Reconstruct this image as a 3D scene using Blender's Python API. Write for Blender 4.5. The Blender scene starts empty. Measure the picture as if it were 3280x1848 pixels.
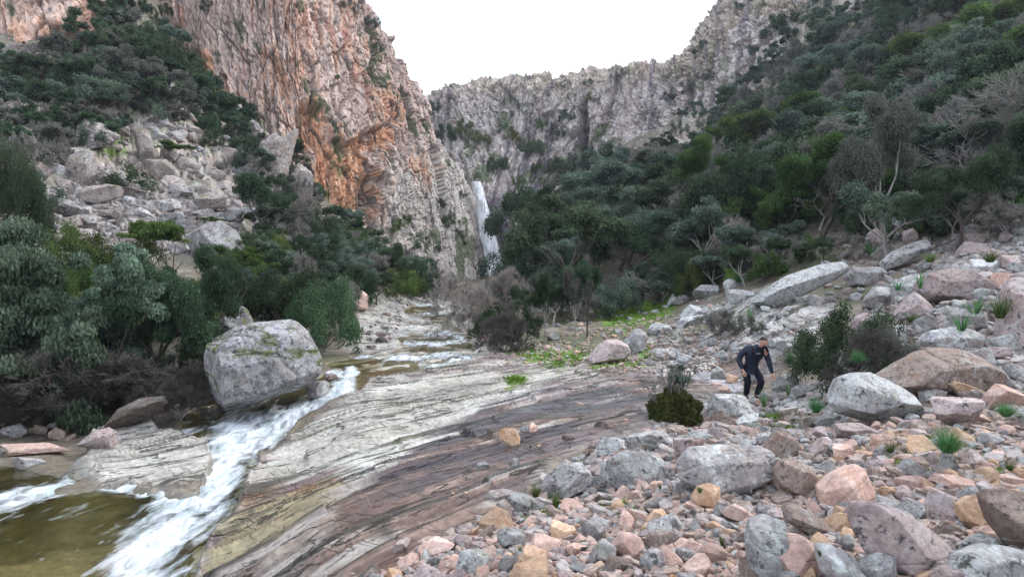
import bpy, math, random
import numpy as np
from mathutils import Vector, Matrix, Euler

random.seed(7)
SC = bpy.context.scene
COL = SC.collection
R = math.radians
F = 667.0           # focal length in pixels of the 1024 px wide picture
CX, CY = 512.0, 288.0

# ------------------------------------------------------------------ camera
cam_d = bpy.data.cameras.new("camera")
cam_d.sensor_width = 36.0
cam_d.lens = F / 1024 * 36.0
cam_d.clip_start = 0.1
cam_d.clip_end = 3000
cam = bpy.data.objects.new("camera", cam_d)
COL.objects.link(cam)
cam.location = (0, 0, 0)
cam.rotation_euler = (R(90), 0, 0)
SC.camera = cam

# ------------------------------------------------------------------ light
SUN_EL, SUN_AZ = 42.0, 65.0      # azimuth: degrees to the right of the view axis
w = bpy.data.worlds.new("World")
SC.world = w
w.use_nodes = True
nt = w.node_tree
nt.nodes.clear()
out = nt.nodes.new("ShaderNodeOutputWorld")
bg = nt.nodes.new("ShaderNodeBackground")
sky = nt.nodes.new("ShaderNodeTexSky")
sky.sky_type = 'NISHITA'
sky.sun_disc = False
sky.sun_elevation = R(SUN_EL)
sky.sun_rotation = R(SUN_AZ)
sky.air_density = 1.0
sky.dust_density = 3.0
# thin high cloud: a pale veil mixed over the blue
tc = nt.nodes.new("ShaderNodeTexCoord")
nz = nt.nodes.new("ShaderNodeTexNoise"); nz.inputs['Scale'].default_value = 1.3; nz.inputs['Detail'].default_value = 4
mp = nt.nodes.new("ShaderNodeMapRange")
mp.inputs['From Min'].default_value = 0.3; mp.inputs['From Max'].default_value = 0.7
mp.inputs['To Min'].default_value = 0.74; mp.inputs['To Max'].default_value = 0.97
mx = nt.nodes.new("ShaderNodeMix"); mx.data_type = 'RGBA'
mx.inputs['B'].default_value = (8.9, 9.6, 10.9, 1)
nt.links.new(tc.outputs['Generated'], nz.inputs['Vector'])
nt.links.new(nz.outputs['Fac'], mp.inputs['Value'])
nt.links.new(mp.outputs['Result'], mx.inputs['Factor'])
nt.links.new(sky.outputs['Color'], mx.inputs['A'])
nt.links.new(mx.outputs['Result'], bg.inputs['Color'])
bg.inputs['Strength'].default_value = 0.10
nt.links.new(bg.outputs[0], out.inputs['Surface'])

sun_d = bpy.data.lights.new("sun", 'SUN')
sun_d.energy = 1.5
sun_d.angle = R(16)
sun_d.color = (1.0, 0.97, 0.94)
sun = bpy.data.objects.new("sun", sun_d)
COL.objects.link(sun)
sd = Vector((math.sin(R(SUN_AZ)) * math.cos(R(SUN_EL)), math.cos(R(SUN_AZ)) * math.cos(R(SUN_EL)), math.sin(R(SUN_EL))))
sun.rotation_euler = sd.to_track_quat('Z', 'Y').to_euler()

SC.view_settings.view_transform = 'Standard'
SC.view_settings.look = 'None'
SC.view_settings.exposure = 1.0
SC.view_settings.gamma = 1
SC.cycles.max_bounces = 5
SC.cycles.diffuse_bounces = 2
SC.cycles.glossy_bounces = 2
SC.cycles.transparent_max_bounces = 6
SC.cycles.use_denoising = True

# ------------------------------------------------------------------ numpy noise
def _h(ix, iy, iz, seed):
    n = (ix.astype(np.int64) * 374761393 + iy.astype(np.int64) * 668265263 + iz.astype(np.int64) * 2147483647 + seed * 1274126177) & 0x7fffffff
    n = ((n ^ (n >> 13)) * 1274126177) & 0x7fffffff
    n = ((n ^ (n >> 16)) * 668265263) & 0x7fffffff
    return ((n ^ (n >> 15)) & 0xffffff) / float(0xffffff)

def vnoise(x, y, z, seed=0):
    """smooth value noise in -1..1"""
    x0, y0, z0 = np.floor(x), np.floor(y), np.floor(z)
    fx, fy, fz = x - x0, y - y0, z - z0
    fx = fx * fx * fx * (fx * (fx * 6 - 15) + 10); fy = fy * fy * fy * (fy * (fy * 6 - 15) + 10); fz = fz * fz * (3 - 2 * fz)
    r = 0
    for dx in (0, 1):
        wx = fx if dx else 1 - fx
        for dy in (0, 1):
            wy = fy if dy else 1 - fy
            for dz in (0, 1):
                r = r + wx * wy * (fz if dz else 1 - fz) * _h(x0 + dx, y0 + dy, z0 + dz, seed)
    return r * 2 - 1

def fbm(x, y, z, octv=4, seed=0, gain=0.5):
    a, s, t = 1.0, 0, 0
    for k in range(octv):
        s = s + a * vnoise(x, y, z, seed + k * 17); t += a
        x, y, z = x * 2.03 + 3.1, y * 2.03 + 1.7, z * 2.03 + 5.3
        a *= gain
    return s / t

def ridged(x, y, z, octv=3, seed=0):
    a, s, t = 1.0, 0, 0
    for k in range(octv):
        s = s + a * (1 - np.abs(vnoise(x, y, z, seed + k * 31)) * 2); t += a
        x, y, z = x * 2.1 + 2.2, y * 2.1 + 7.1, z * 2.1 + 1.3
        a *= .5
    return s / t

OFF = []
def worley2(x, y, seed=0):
    """F1, F2, cell id of 2-D cells; OFF keeps the offset from the nearest point"""
    OFF.clear(); ox = np.zeros(x.shape); oy = np.zeros(x.shape)
    ix, iy = np.floor(x), np.floor(y)
    f1 = np.full(x.shape, 9.0); f2 = np.full(x.shape, 9.0); cid = np.zeros(x.shape)
    for dx in (-1, 0, 1):
        for dy in (-1, 0, 1):
            cx, cy = ix + dx, iy + dy
            px = cx + _h(cx, cy, cx * 0 + 1, seed); py = cy + _h(cx, cy, cx * 0 + 2, seed)
            d = np.hypot(px - x, py - y)
            c = _h(cx, cy, cx * 0 + 3, seed)
            closer = d < f1
            f2 = np.where(closer, f1, np.minimum(f2, d))
            cid = np.where(closer, c, cid)
            ox = np.where(closer, x - px, ox); oy = np.where(closer, y - py, oy)
            f1 = np.where(closer, d, f1)
    OFF[:] = [ox, oy]
    return f1, f2, cid

def ss(a, b, x):
    t = np.clip((x - a) / (b - a), 0, 1)
    return t * t * (3 - 2 * t)

def mixc(c, col, f):
    """blend colours: c (n,3), col 3-tuple or (n,3), f (n)"""
    return c + (np.asarray(col) - c) * f[..., None]

def poly_sdf(U, V, pts, cap=60):
    """signed distance to a closed polygon, negative inside"""
    P = np.array(pts, float)
    dmin = np.full(U.shape, 1e9); inside = np.zeros(U.shape, bool)
    n = len(P)
    for i in range(n):
        ax, ay = P[i]; bx, by = P[(i + 1) % n]
        ex, ey = bx - ax, by - ay
        t = np.clip(((U - ax) * ex + (V - ay) * ey) / (ex * ex + ey * ey + 1e-9), 0, 1)
        d = np.hypot(U - ax - t * ex, V - ay - t * ey)
        dmin = np.minimum(dmin, d)
        c = ((ay > V) != (by > V)) & (U < (bx - ax) * (V - ay) / (by - ay + 1e-12) + ax)
        inside ^= c
    return np.where(inside, -dmin, dmin)

def line_d(U, V, pts):
    """distance to a polyline whose points carry a half width; returns d / width"""
    best = np.full(U.shape, 1e9)
    for (ax, ay, aw), (bx, by, bw) in zip(pts[:-1], pts[1:]):
        ex, ey = bx - ax, by - ay
        t = np.clip(((U - ax) * ex + (V - ay) * ey) / (ex * ex + ey * ey + 1e-9), 0, 1)
        d = np.hypot(U - ax - t * ex, V - ay - t * ey) / (aw + (bw - aw) * t)
        best = np.minimum(best, d)
    return best

# ------------------------------------------------------------------ materials
def new_mat(name):
    m = bpy.data.materials.new(name)
    m.use_nodes = True
    t = m.node_tree
    t.nodes.clear()
    return m, t

def nd(t, kind, **kw):
    n = t.nodes.new(kind)
    for k, v in kw.items():
        if k in n.inputs.keys() if hasattr(n.inputs, 'keys') else False:
            n.inputs[k].default_value = v
        else:
            setattr(n, k, v)
    return n

def mixn(t, fac, a, b, mode='MIX'):
    n = t.nodes.new("ShaderNodeMix"); n.data_type = 'RGBA'; n.blend_type = mode
    for key, v in (('Factor', fac), ('A', a), ('B', b)):
        s = n.inputs[key] if key == 'Factor' else [i for i in n.inputs if i.name == key and i.type == 'RGBA'][0]
        if hasattr(v, 'links') or hasattr(v, 'is_linked'):
            t.links.new(v, s)
        elif key == 'Factor':
            s.default_value = v
        else:
            s.default_value = (*v, 1) if len(v) == 3 else v
    return [o for o in n.outputs if o.type == 'RGBA'][0]

def noise_n(t, vec, scale, detail=5, rough=0.6, dist=0.0):
    n = t.nodes.new("ShaderNodeTexNoise")
    n.inputs['Scale'].default_value = scale; n.inputs['Detail'].default_value = detail
    n.inputs['Roughness'].default_value = rough; n.inputs['Distortion'].default_value = dist
    t.links.new(vec, n.inputs['Vector'])
    return n.outputs['Fac']

def ramp(t, fac, stops):
    r = t.nodes.new("ShaderNodeValToRGB")
    e = r.color_ramp.elements
    while len(e) < len(stops):
        e.new(0.5)
    for k, (p, c) in enumerate(stops):
        e[k].position = p
        e[k].color = (c, c, c, 1) if not hasattr(c, '__len__') else (*c, 1)
    t.links.new(fac, r.inputs['Fac'])
    return r.outputs['Color']

def mapping(t, vec, scale=(1, 1, 1), rot=(0, 0, 0), loc=None):
    m = t.nodes.new("ShaderNodeMapping")
    m.inputs['Scale'].default_value = scale; m.inputs['Rotation'].default_value = rot
    t.links.new(vec, m.inputs['Vector'])
    if loc is not None:
        t.links.new(loc, m.inputs['Location'])
    return m.outputs['Vector']

def bump_n(t, h, strength=0.5, dist=0.1, normal=None):
    b = t.nodes.new("ShaderNodeBump")
    b.inputs['Strength'].default_value = strength; b.inputs['Distance'].default_value = dist
    t.links.new(h, b.inputs['Height'])
    if normal is not None:
        t.links.new(normal, b.inputs['Normal'])
    return b.outputs['Normal']

def finish(t, color, rough=0.9, normal=None, spec=0.3):
    b = t.nodes.new("ShaderNodeBsdfPrincipled")
    o = t.nodes.new("ShaderNodeOutputMaterial")
    if hasattr(color, 'is_linked'):
        t.links.new(color, b.inputs['Base Color'])
    else:
        b.inputs['Base Color'].default_value = (*color, 1)
    if hasattr(rough, 'is_linked'):
        t.links.new(rough, b.inputs['Roughness'])
    else:
        b.inputs['Roughness'].default_value = rough
    b.inputs['Specular IOR Level'].default_value = spec
    if normal is not None:
        t.links.new(normal, b.inputs['Normal'])
    t.links.new(b.outputs[0], o.inputs['Surface'])
    return b

def mat_surface(name, fine=3.0, stretch=(1, 1, 1), rot=(0, 0, 0), bump=0.5, bdist=0.08, contrast=0.55):
    """ground and cliffs: albedo from the mesh's own 'col' attribute, broken up by procedural grain"""
    m, t = new_mat(name)
    at = nd(t, "ShaderNodeAttribute", attribute_name='col')
    wt = nd(t, "ShaderNodeAttribute", attribute_name='wet')
    tc = nd(t, "ShaderNodeTexCoord")
    v = mapping(t, tc.outputs['Object'], stretch, rot)
    n1 = noise_n(t, v, fine, 8, 0.72)
    n2 = noise_n(t, v, fine * 5, 4, 0.6)
    c = mixn(t, 1.0, at.outputs['Color'], ramp(t, n1, [(0.3, 1 - contrast), (0.5, 0.95), (0.72, 1 + contrast * .5)]), 'MULTIPLY')
    c = mixn(t, 1.0, c, ramp(t, n2, [(0.35, 0.72), (0.6, 1.1)]), 'MULTIPLY')
    lines = None
    if name.startswith('ground'):
        rk = nd(t, "ShaderNodeAttribute", attribute_name='rock')
        for sc_, th_, am_ in (((.13, 1.7, .8), .009, .95), ((.3, 4.2, 1.5), .008, .55)):
            r1 = mapping(t, mapping(t, tc.outputs['Object'], (1, 1, 1), (0, 0, -TH_)), sc_)
            ln = noise_n(t, r1, 1.0, 6, .55, .15)
            ab = nd(t, "ShaderNodeMath", operation='SUBTRACT'); t.links.new(ln, ab.inputs[0]); ab.inputs[1].default_value = .5
            ab2 = nd(t, "ShaderNodeMath", operation='ABSOLUTE'); t.links.new(ab.outputs[0], ab2.inputs[0])
            l_ = ramp(t, ab2.outputs[0], [(0, am_), (th_, 0)])
            lines = l_ if lines is None else mixn(t, 1.0, lines, l_, 'LIGHTEN')
        # joints across the beds
        r2 = mapping(t, mapping(t, tc.outputs['Object'], (1, 1, 1), (0, 0, -TH_ + .9)), (.35, 2.2, 1))
        ln = noise_n(t, r2, 1.0, 3, .5, .1)
        ab = nd(t, "ShaderNodeMath", operation='SUBTRACT'); t.links.new(ln, ab.inputs[0]); ab.inputs[1].default_value = .5
        ab2 = nd(t, "ShaderNodeMath", operation='ABSOLUTE'); t.links.new(ab.outputs[0], ab2.inputs[0])
        l_ = mixn(t, 1.0, ramp(t, ab2.outputs[0], [(0, .5), (.010, 0)]), ramp(t, noise_n(t, tc.outputs['Object'], .8, 3), [(.45, 0), (.55, 1)]), 'MULTIPLY')
        lines = mixn(t, 1.0, lines, l_, 'LIGHTEN')
        lines = mixn(t, 1.0, lines, rk.outputs['Color'], 'MULTIPLY')
        c = mixn(t, lines, c, (.035, .032, .03))
    mr = nd(t, "ShaderNodeMapRange"); mr.inputs['To Min'].default_value = 0.92; mr.inputs['To Max'].default_value = 0.3
    t.links.new(wt.outputs['Fac'], mr.inputs['Value'])
    nn = bump_n(t, n1, bump, bdist)
    nn = bump_n(t, n2, bump * .6, bdist * .2, nn)
    if lines is not None:
        inv = nd(t, "ShaderNodeInvert"); t.links.new(lines, inv.inputs['Color'])
        nn = bump_n(t, inv.outputs[0], .9, .06, nn)
    finish(t, c, mr.outputs['Result'], nn, 0.45)
    return m

def mat_rock(name, base, dark, light, lichen=0.5, lichen_col=(0.52, 0.53, 0.52), stain=(0.3, 0.16, 0.09), stain_amt=0.3, moss=0.0, scale=1.0):
    """loose stones; noise is shifted per object so copies differ"""
    m, t = new_mat(name)
    tc = nd(t, "ShaderNodeTexCoord"); oi = nd(t, "ShaderNodeObjectInfo")
    sc = nd(t, "ShaderNodeVectorMath", operation='SCALE')
    cmb = nd(t, "ShaderNodeCombineXYZ")
    for k in 'XYZ':
        t.links.new(oi.outputs['Random'], cmb.inputs[k])
    t.links.new(cmb.outputs[0], sc.inputs[0]); sc.inputs['Scale'].default_value = 37.0
    add = nd(t, "ShaderNodeVectorMath", operation='ADD')
    # object space in metres: the meshes are built at real size
    t.links.new(tc.outputs['Object'], add.inputs[0]); t.links.new(sc.outputs[0], add.inputs[1])
    v = add.outputs[0]
    big = noise_n(t, v, 1.6 * scale, 4, 0.6)
    mid = noise_n(t, v, 6 * scale, 8, 0.75)
    fine = noise_n(t, v, 28 * scale, 5, 0.7)
    c = mixn(t, ramp(t, big, [(0.35, 0), (0.65, 1)]), dark, base)
    c = mixn(t, ramp(t, mid, [(0.42, 0), (0.68, 1)]), c, light)
    c = mixn(t, ramp(t, noise_n(t, v, 2.3 * scale, 5, 0.7, 0.6), [(0.55, 0), (0.68, stain_amt)]), c, stain)
    if lichen > 0:
        vo = nd(t, "ShaderNodeTexVoronoi"); vo.inputs['Scale'].default_value = 7 * scale
        wv = nd(t, "ShaderNodeVectorMath", operation='ADD')
        nc = nd(t, "ShaderNodeTexNoise"); nc.inputs['Scale'].default_value = 9 * scale
        t.links.new(v, nc.inputs['Vector'])
        ns = nd(t, "ShaderNodeVectorMath", operation='SCALE'); ns.inputs['Scale'].default_value = 0.35 / scale
        t.links.new(nc.outputs['Color'], ns.inputs[0])
        t.links.new(v, wv.inputs[0]); t.links.new(ns.outputs[0], wv.inputs[1]); t.links.new(wv.outputs[0], vo.inputs['Vector'])
        pat = noise_n(t, v, 3.1 * scale, 9, 0.78)
        lm = ramp(t, pat, [(0.60 - lichen * .16, 0), (0.63 - lichen * .15, 1)])
        blot = ramp(t, vo.outputs['Distance'], [(0.18 + lichen * .12, 1), (0.25 + lichen * .12, 0)])
        lm2 = mixn(t, 1.0, lm, blot, 'MULTIPLY')
        c = mixn(t, mixn(t, 0.5, lm, lm2), c, lichen_col)
        dk = ramp(t, noise_n(t, v, 9 * scale, 6, 0.8), [(0.55, 0), (0.60, 0.85)])
        c = mixn(t, dk, c, (0.045, 0.045, 0.042))
    c = mixn(t, 1.0, c, ramp(t, fine, [(0.3, 0.62), (0.65, 1.18)]), 'MULTIPLY')
    hue = nd(t, "ShaderNodeHueSaturation")
    mr = nd(t, "ShaderNodeMapRange"); mr.inputs['To Min'].default_value = 0.7; mr.inputs['To Max'].default_value = 1.22
    t.links.new(oi.outputs['Random'], mr.inputs['Value']); t.links.new(mr.outputs[0], hue.inputs['Value'])
    t.links.new(c, hue.inputs['Color'])
    c = hue.outputs['Color']
    if name == 'rock_boulder':
        r1 = mapping(t, v, (.30, .5, 1.0), (0, .35, 0)); ln = noise_n(t, r1, 1.3, 4, .5, .2)
        ab = nd(t, "ShaderNodeMath", operation='SUBTRACT'); t.links.new(ln, ab.inputs[0]); ab.inputs[1].default_value = .5
        ab2 = nd(t, "ShaderNodeMath", operation='ABSOLUTE'); t.links.new(ab.outputs[0], ab2.inputs[0])
        near_ = mixn(t, 1.0, ramp(t, ab2.outputs[0], [(0, 1), (.05, 0)]), ramp(t, noise_n(t, v, 1.1, 5, .7), [(.50, 0), (.56, 1)]), 'MULTIPLY')
        c = mixn(t, near_, c, (.09, .12, .015))
        c = mixn(t, ramp(t, ab2.outputs[0], [(0, .95), (.012, 0)]), c, (.03, .03, .025))
    if moss > 0:
        ge = nd(t, "ShaderNodeNewGeometry"); sx = nd(t, "ShaderNodeSeparateXYZ")
        t.links.new(ge.outputs['Normal'], sx.inputs[0])
        mm = mixn(t, 1.0, ramp(t, noise_n(t, v, 2.4 * scale, 6, 0.7), [(0.56, 0), (0.62, 1)]), ramp(t, sx.outputs['Z'], [(0.2, 0), (0.6, moss)]), 'MULTIPLY')
        c = mixn(t, mm, c, (0.10, 0.12, 0.02))
    nn = bump_n(t, mid, 0.55, 0.05 / scale)
    nn = bump_n(t, fine, 0.45, 0.012 / scale, nn)
    finish(t, c, 0.88, nn, 0.3)
    return m

def mat_leaf(name, dark, light, var=0.25, trans=0.38):
    m, t = new_mat(name)
    tc = nd(t, "ShaderNodeTexCoord"); oi = nd(t, "ShaderNodeObjectInfo")
    at = nd(t, "ShaderNodeAttribute", attribute_name='lv')
    n = noise_n(t, tc.outputs['Object'], 6.0, 3, 0.6)
    c = mixn(t, ramp(t, at.outputs['Fac'], [(0.0, 0), (1.0, 1)]), dark, light)
    c = mixn(t, 1.0, c, ramp(t, n, [(0.3, 0.7), (0.7, 1.3)]), 'MULTIPLY')
    hs = nd(t, "ShaderNodeHueSaturation")
    mr = nd(t, "ShaderNodeMapRange"); mr.inputs['To Min'].default_value = 1 - var; mr.inputs['To Max'].default_value = 1 + var
    t.links.new(oi.outputs['Random'], mr.inputs['Value']); t.links.new(mr.outputs[0], hs.inputs['Value'])
    mr2 = nd(t, "ShaderNodeMapRange"); mr2.inputs['To Min'].default_value = 0.47; mr2.inputs['To Max'].default_value = 0.53
    frac = nd(t, "ShaderNodeMath", operation='FRACT'); mul = nd(t, "ShaderNodeMath", operation='MULTIPLY'); mul.inputs[1].default_value = 7.31
    t.links.new(oi.outputs['Random'], mul.inputs[0]); t.links.new(mul.outputs[0], frac.inputs[0]); t.links.new(frac.outputs[0], mr2.inputs['Value'])
    t.links.new(mr2.outputs[0], hs.inputs['Hue'])
    t.links.new(c, hs.inputs['Color'])
    d = nd(t, "ShaderNodeBsdfDiffuse"); tr = nd(t, "ShaderNodeBsdfTranslucent"); ms = nd(t, "ShaderNodeMixShader")
    ms.inputs[0].default_value = trans
    o = nd(t, "ShaderNodeOutputMaterial")
    t.links.new(hs.outputs['Color'], d.inputs['Color']); t.links.new(hs.outputs['Color'], tr.inputs['Color'])
    t.links.new(d.outputs[0], ms.inputs[1]); t.links.new(tr.outputs[0], ms.inputs[2])
    t.links.new(ms.outputs[0], o.inputs['Surface'])
    return m

def mat_bark(name, a, b):
    m, t = new_mat(name)
    tc = nd(t, "ShaderNodeTexCoord")
    v = mapping(t, tc.outputs['Object'], (9, 9, 2.5))
    n = noise_n(t, v, 3, 6, 0.7)
    finish(t, mixn(t, ramp(t, n, [(0.35, 0), (0.65, 1)]), a, b), 0.95, bump_n(t, n, 0.6, 0.03), 0.1)
    return m

def mat_plain(name, colr, rough=0.8, var=0.3, scale=20, bump=0.2, spec=0.3):
    m, t = new_mat(name)
    tc = nd(t, "ShaderNodeTexCoord")
    n = noise_n(t, tc.outputs['Object'], scale, 5, 0.6)
    a = tuple(x * (1 - var) for x in colr); b = tuple(x * (1 + var) for x in colr)
    finish(t, mixn(t, ramp(t, n, [(0.35, 0), (0.65, 1)]), a, b), rough, bump_n(t, n, bump, 0.02), spec)
    return m

M = {}
TH_ = math.radians(27)
# ------------------------------------------------------------------ mesh helpers
def mesh_np(name, V, Fq, mat=None, smooth=True, attrs=None, nv=4):
    me = bpy.data.meshes.new(name)
    V = np.ascontiguousarray(V, np.float32); Fq = np.ascontiguousarray(Fq, np.int32)
    me.vertices.add(len(V)); me.vertices.foreach_set('co', V.ravel())
    me.loops.add(Fq.size); me.loops.foreach_set('vertex_index', Fq.ravel())
    k = Fq.shape[1]
    me.polygons.add(len(Fq)); me.polygons.foreach_set('loop_start', np.arange(0, Fq.size, k, dtype=np.int32))
    me.polygons.foreach_set('use_smooth', np.full(len(Fq), smooth))
    for an, (kind, data) in (attrs or {}).items():
        if kind == 'col':
            a = me.attributes.new(an, 'FLOAT_COLOR', 'POINT')
            d = np.ones((len(V), 4), np.float32); d[:, :3] = data
            a.data.foreach_set('color', d.ravel())
        else:
            a = me.attributes.new(an, 'FLOAT', 'POINT')
            a.data.foreach_set('value', np.ascontiguousarray(data, np.float32))
    me.update(); me.validate()
    if mat:
        me.materials.append(mat)
    return me

def link(name, data, parent=None, loc=None, rot=None, scale=None):
    o = bpy.data.objects.new(name, data); COL.objects.link(o)
    if parent is not None: o.parent = parent
    if loc is not None: o.location = loc
    if rot is not None: o.rotation_euler = rot
    if scale is not None: o.scale = scale
    return o

PENDING = []      # (object, base label, category, group, u)
def tag(o, label, cat, group=None, u=None):
    o['label'] = label; o['category'] = cat
    if group: o['group'] = group
    if u is not None: PENDING.append((o, u))
    return o

def struct(o, kind='structure'):
    o['kind'] = kind
    return o

def grid_faces(nr, nc, keep=None):
    i = np.arange(nr * nc).reshape(nr, nc)
    f = np.stack([i[:-1, :-1], i[:-1, 1:], i[1:, 1:], i[1:, :-1]], -1).reshape(-1, 4)
    return f if keep is None else f[keep.reshape(-1)]

def unproj(u, v, d):
    return Vector(((u - CX) / F * d, d, (CY - v) / F * d))

# ------------------------------------------------------------------ the ground: control points (image pixel u, v and estimated distance d)
GP = [
 # pool and lower stream, water level -4
 (160,576,9.26),(0,576,9.26),(-120,576,9.26),(100,500,12.6),(0,500,12.6),(-120,500,12.6),(0,470,14.7),(-120,470,14.7),(60,478,14.05),(200,576,8.95),
 (250,500,11.9),(210,490,13.0),(235,470,14.1),(290,440,16.6),
 (335,375,22.5),(345,385,20.6),(320,400,19.2),(270,425,17.6),(225,412,19.4),(180,420,18.4),(140,440,17.0),
 (400,355,26),(430,344,30),(400,340,33),(380,352,27.5),(360,365,24.5),(440,330,37),(420,322,42),(425,310,52),(410,312,50),(440,303,62),(420,298,72),(400,330,36),
 # slab
 (400,576,5.6),(512,576,4.6),(700,576,3.9),(900,576,3.5),(1024,576,3.4),(1140,576,3.4),(300,570,7.6),(350,520,8.6),(300,520,9.6),(250,550,9.4),
 (400,480,10.1),(500,480,8.7),(600,480,7.6),(500,520,6.6),(600,520,6.0),(700,520,5.4),(420,530,7.4),
 (700,450,8.5),(650,428,11.2),(500,400,17.9),(400,420,16.7),(300,470,13.7),(350,440,15.2),(380,385,21),(600,370,21),(500,362,24.5),(450,375,22),(700,400,15),(752,392,19),(600,410,14.2),(560,440,11),
 (800,440,8.8),(800,480,6.6),(850,428,9.6),(900,450,7.0),(1000,450,6.6),(1000,500,5.0),(900,500,5.3),(800,520,5.0),(1120,500,5.0),(1120,420,9),(1000,400,9.8),(930,430,8.4),
 (1000,340,15),(900,360,15.5),(930,385,11.5),(800,370,19.5),(850,300,27),(850,330,21),(800,310,26),(760,305,29),(700,330,30),(620,363,22.8),(640,352,26),(560,357,26),(600,332,35),(500,345,31),(540,343,32),(600,312,46),(700,296,43),(650,325,35),(560,318,44),(520,318,44),(500,310,52),
 (750,270,44),(850,252,38),(950,250,30),(1020,240,27),(1020,280,19),(950,300,18.5),(1140,250,20),(1140,200,28),(1140,330,12),
 # right hill
 (1020,150,46),(1020,60,68),(1020,0,84),(1140,100,50),(1140,0,70),(1020,-80,98),(1140,-90,84),(900,150,62),(900,60,92),(900,0,108),(900,-60,122),(1000,-200,140),(840,20,118),(830,-20,128),
 (800,150,84),(800,90,106),(700,200,86),(700,150,112),(600,235,80),(600,190,116),(545,262,104),(550,228,124),(500,283,96),(560,275,72),(760,200,70),(650,170,112),(560,205,130),(640,140,140),(720,115,132),(495,279,130),(485,281,146),(505,279,142),(530,262,150),
 # left bank and left hill
 (0,440,17.6),(-120,440,17.6),(100,418,19.8),(40,415,20.5),(-120,400,21),(200,400,21.6),(250,350,26.5),(330,342,29.5),(360,325,35),(370,305,44),(330,320,35),(385,292,58),
 (250,300,35),(180,340,27),(100,350,26),(0,350,25),(-120,340,25),(300,285,46),(350,280,56),(250,255,46),(300,245,62),(100,262,36),(0,250,34),(-120,250,33),(100,230,42),(200,205,52),(50,200,42),(-120,180,44),(240,220,55),(240,180,66),(50,150,50),(-120,100,58),(150,130,62),(50,90,60),(100,50,74),(200,105,82),(150,0,92),(30,15,80),(-120,0,78),(0,-80,92),(120,-80,108),
 (250,150,86),(300,212,80),(330,230,84),(380,250,94),(400,268,98),(172,48,97),(200,92,100),(225,112,98),(250,128,96),(280,158,94),(300,188,94),(150,2,100),(190,90,112),(230,118,110),(440,282,112),(470,284,125),(430,292,90),(400,290,74),(460,290,95),
]
_g = np.array(GP, float)
ga = (_g[:, 0] - CX) / F; gl = np.log(_g[:, 2]); gz = (CY - _g[:, 1]) / F * _g[:, 2]
# far field closing the valley
extra = [(-1.3, 3.5, 3), (1.3, 3.5, 8), (0.0, 5.3, 30), (-.4, 5.2, 45), (.5, 5.2, 60), (-0.06, 5.1, 12), (-1.2, 5.0, 60), (1.2, 5.0, 75), (0, 0.6, -1.9), (1.2, .6, -1.4), (-1.2, .6, -3.2), (-1.2, 1.6, -4), (-.75, 1.6, -4), (-.5, 1.3, -3.9)]
ga = np.r_[ga, [e[0] for e in extra]]; gl = np.r_[gl, [e[1] for e in extra]]; gz = np.r_[gz, [e[2] for e in extra]]
AS = 2.2
def _tps(r2):
    return 0.5 * r2 * np.log(r2 + 1e-12)
_X = np.c_[ga * AS, gl]
# work with a compressed height so the near field is as well fitted as the far field
def zc(z): return np.arcsinh(z / 3.0)
def zu(c): return np.sinh(c) * 3.0
n_ = len(_X)
K = _tps(((_X[:, None] - _X[None]) ** 2).sum(-1)) + np.eye(n_) * 2e-4
Pm = np.c_[np.ones(n_), _X]
A_ = np.block([[K, Pm], [Pm.T, np.zeros((3, 3))]])
_w = np.linalg.solve(A_, np.r_[zc(gz), 0, 0, 0])

def T0(a, l):
    sh = a.shape; a = a.ravel() * AS; l = l.ravel(); r = np.zeros(a.shape)
    for i in range(n_):
        r += _w[i] * _tps((a - _X[i, 0]) ** 2 + (l - _X[i, 1]) ** 2)
    r += _w[n_] + _w[n_ + 1] * a + _w[n_ + 2] * l
    return zu(np.clip(r, -3, 4)).reshape(sh)

NR, NC = 1000, 980
AMAX = 1.2
# denser columns inside the picture
_s = np.linspace(-1, 1, NC)
acol = _s * 0.80 + np.sign(_s) * np.maximum(np.abs(_s) - 0.8, 0) * 6.0
lrow = np.concatenate([np.linspace(math.log(1.8), math.log(4.5), 90, endpoint=False), np.linspace(math.log(4.5), math.log(32), 630, endpoint=False), np.linspace(math.log(32), math.log(230), NR - 720)])
GA, GL = np.meshgrid(acol, lrow)
GD = np.exp(GL)
GX, GY = GA * GD, GD
Z0 = T0(GA, GL)
U0 = CX + F * GX / GY; V0 = CY - F * Z0 / GY

# regions of the ground, outlined in image pixel coordinates
WATER = [
 [(-130,462),(0,462),(40,470),(78,476),(95,478),(60,490),(90,488),(130,487),(180,497),(196,500),(206,484),(212,462),(208,446),(180,436),(172,428),(185,412),(210,398),(262,388),(300,382),(322,374),
  (330,370),(322,362),(345,356),(372,352),(385,352),(400,345),(392,336),(420,330),(440,326),(420,320),(405,316),(400,310),(412,304),(425,298),(440,300),(450,310),(452,320),(466,330),(476,342),(480,352),(470,362),(440,368),(408,374),(378,378),(360,390),(330,402),(300,420),(285,440),(262,455),(250,470),(246,482),(240,500),(228,515),(215,530),(205,548),(195,576),(190,610),(-130,610)],
]
def rsdf(U, V):
    d = np.full(U.shape, 1e9)
    for p in WATER:
        d = np.minimum(d, poly_sdf(U, V, p))
    return d
wob = fbm(GX * .9, GY * .9, GX * 0, 4, 5) * 5
SD = rsdf(U0, V0) + wob * np.clip(8 / GD * 2, .4, 1.2)
inwater = ss(2.5, -4.0, SD)

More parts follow.
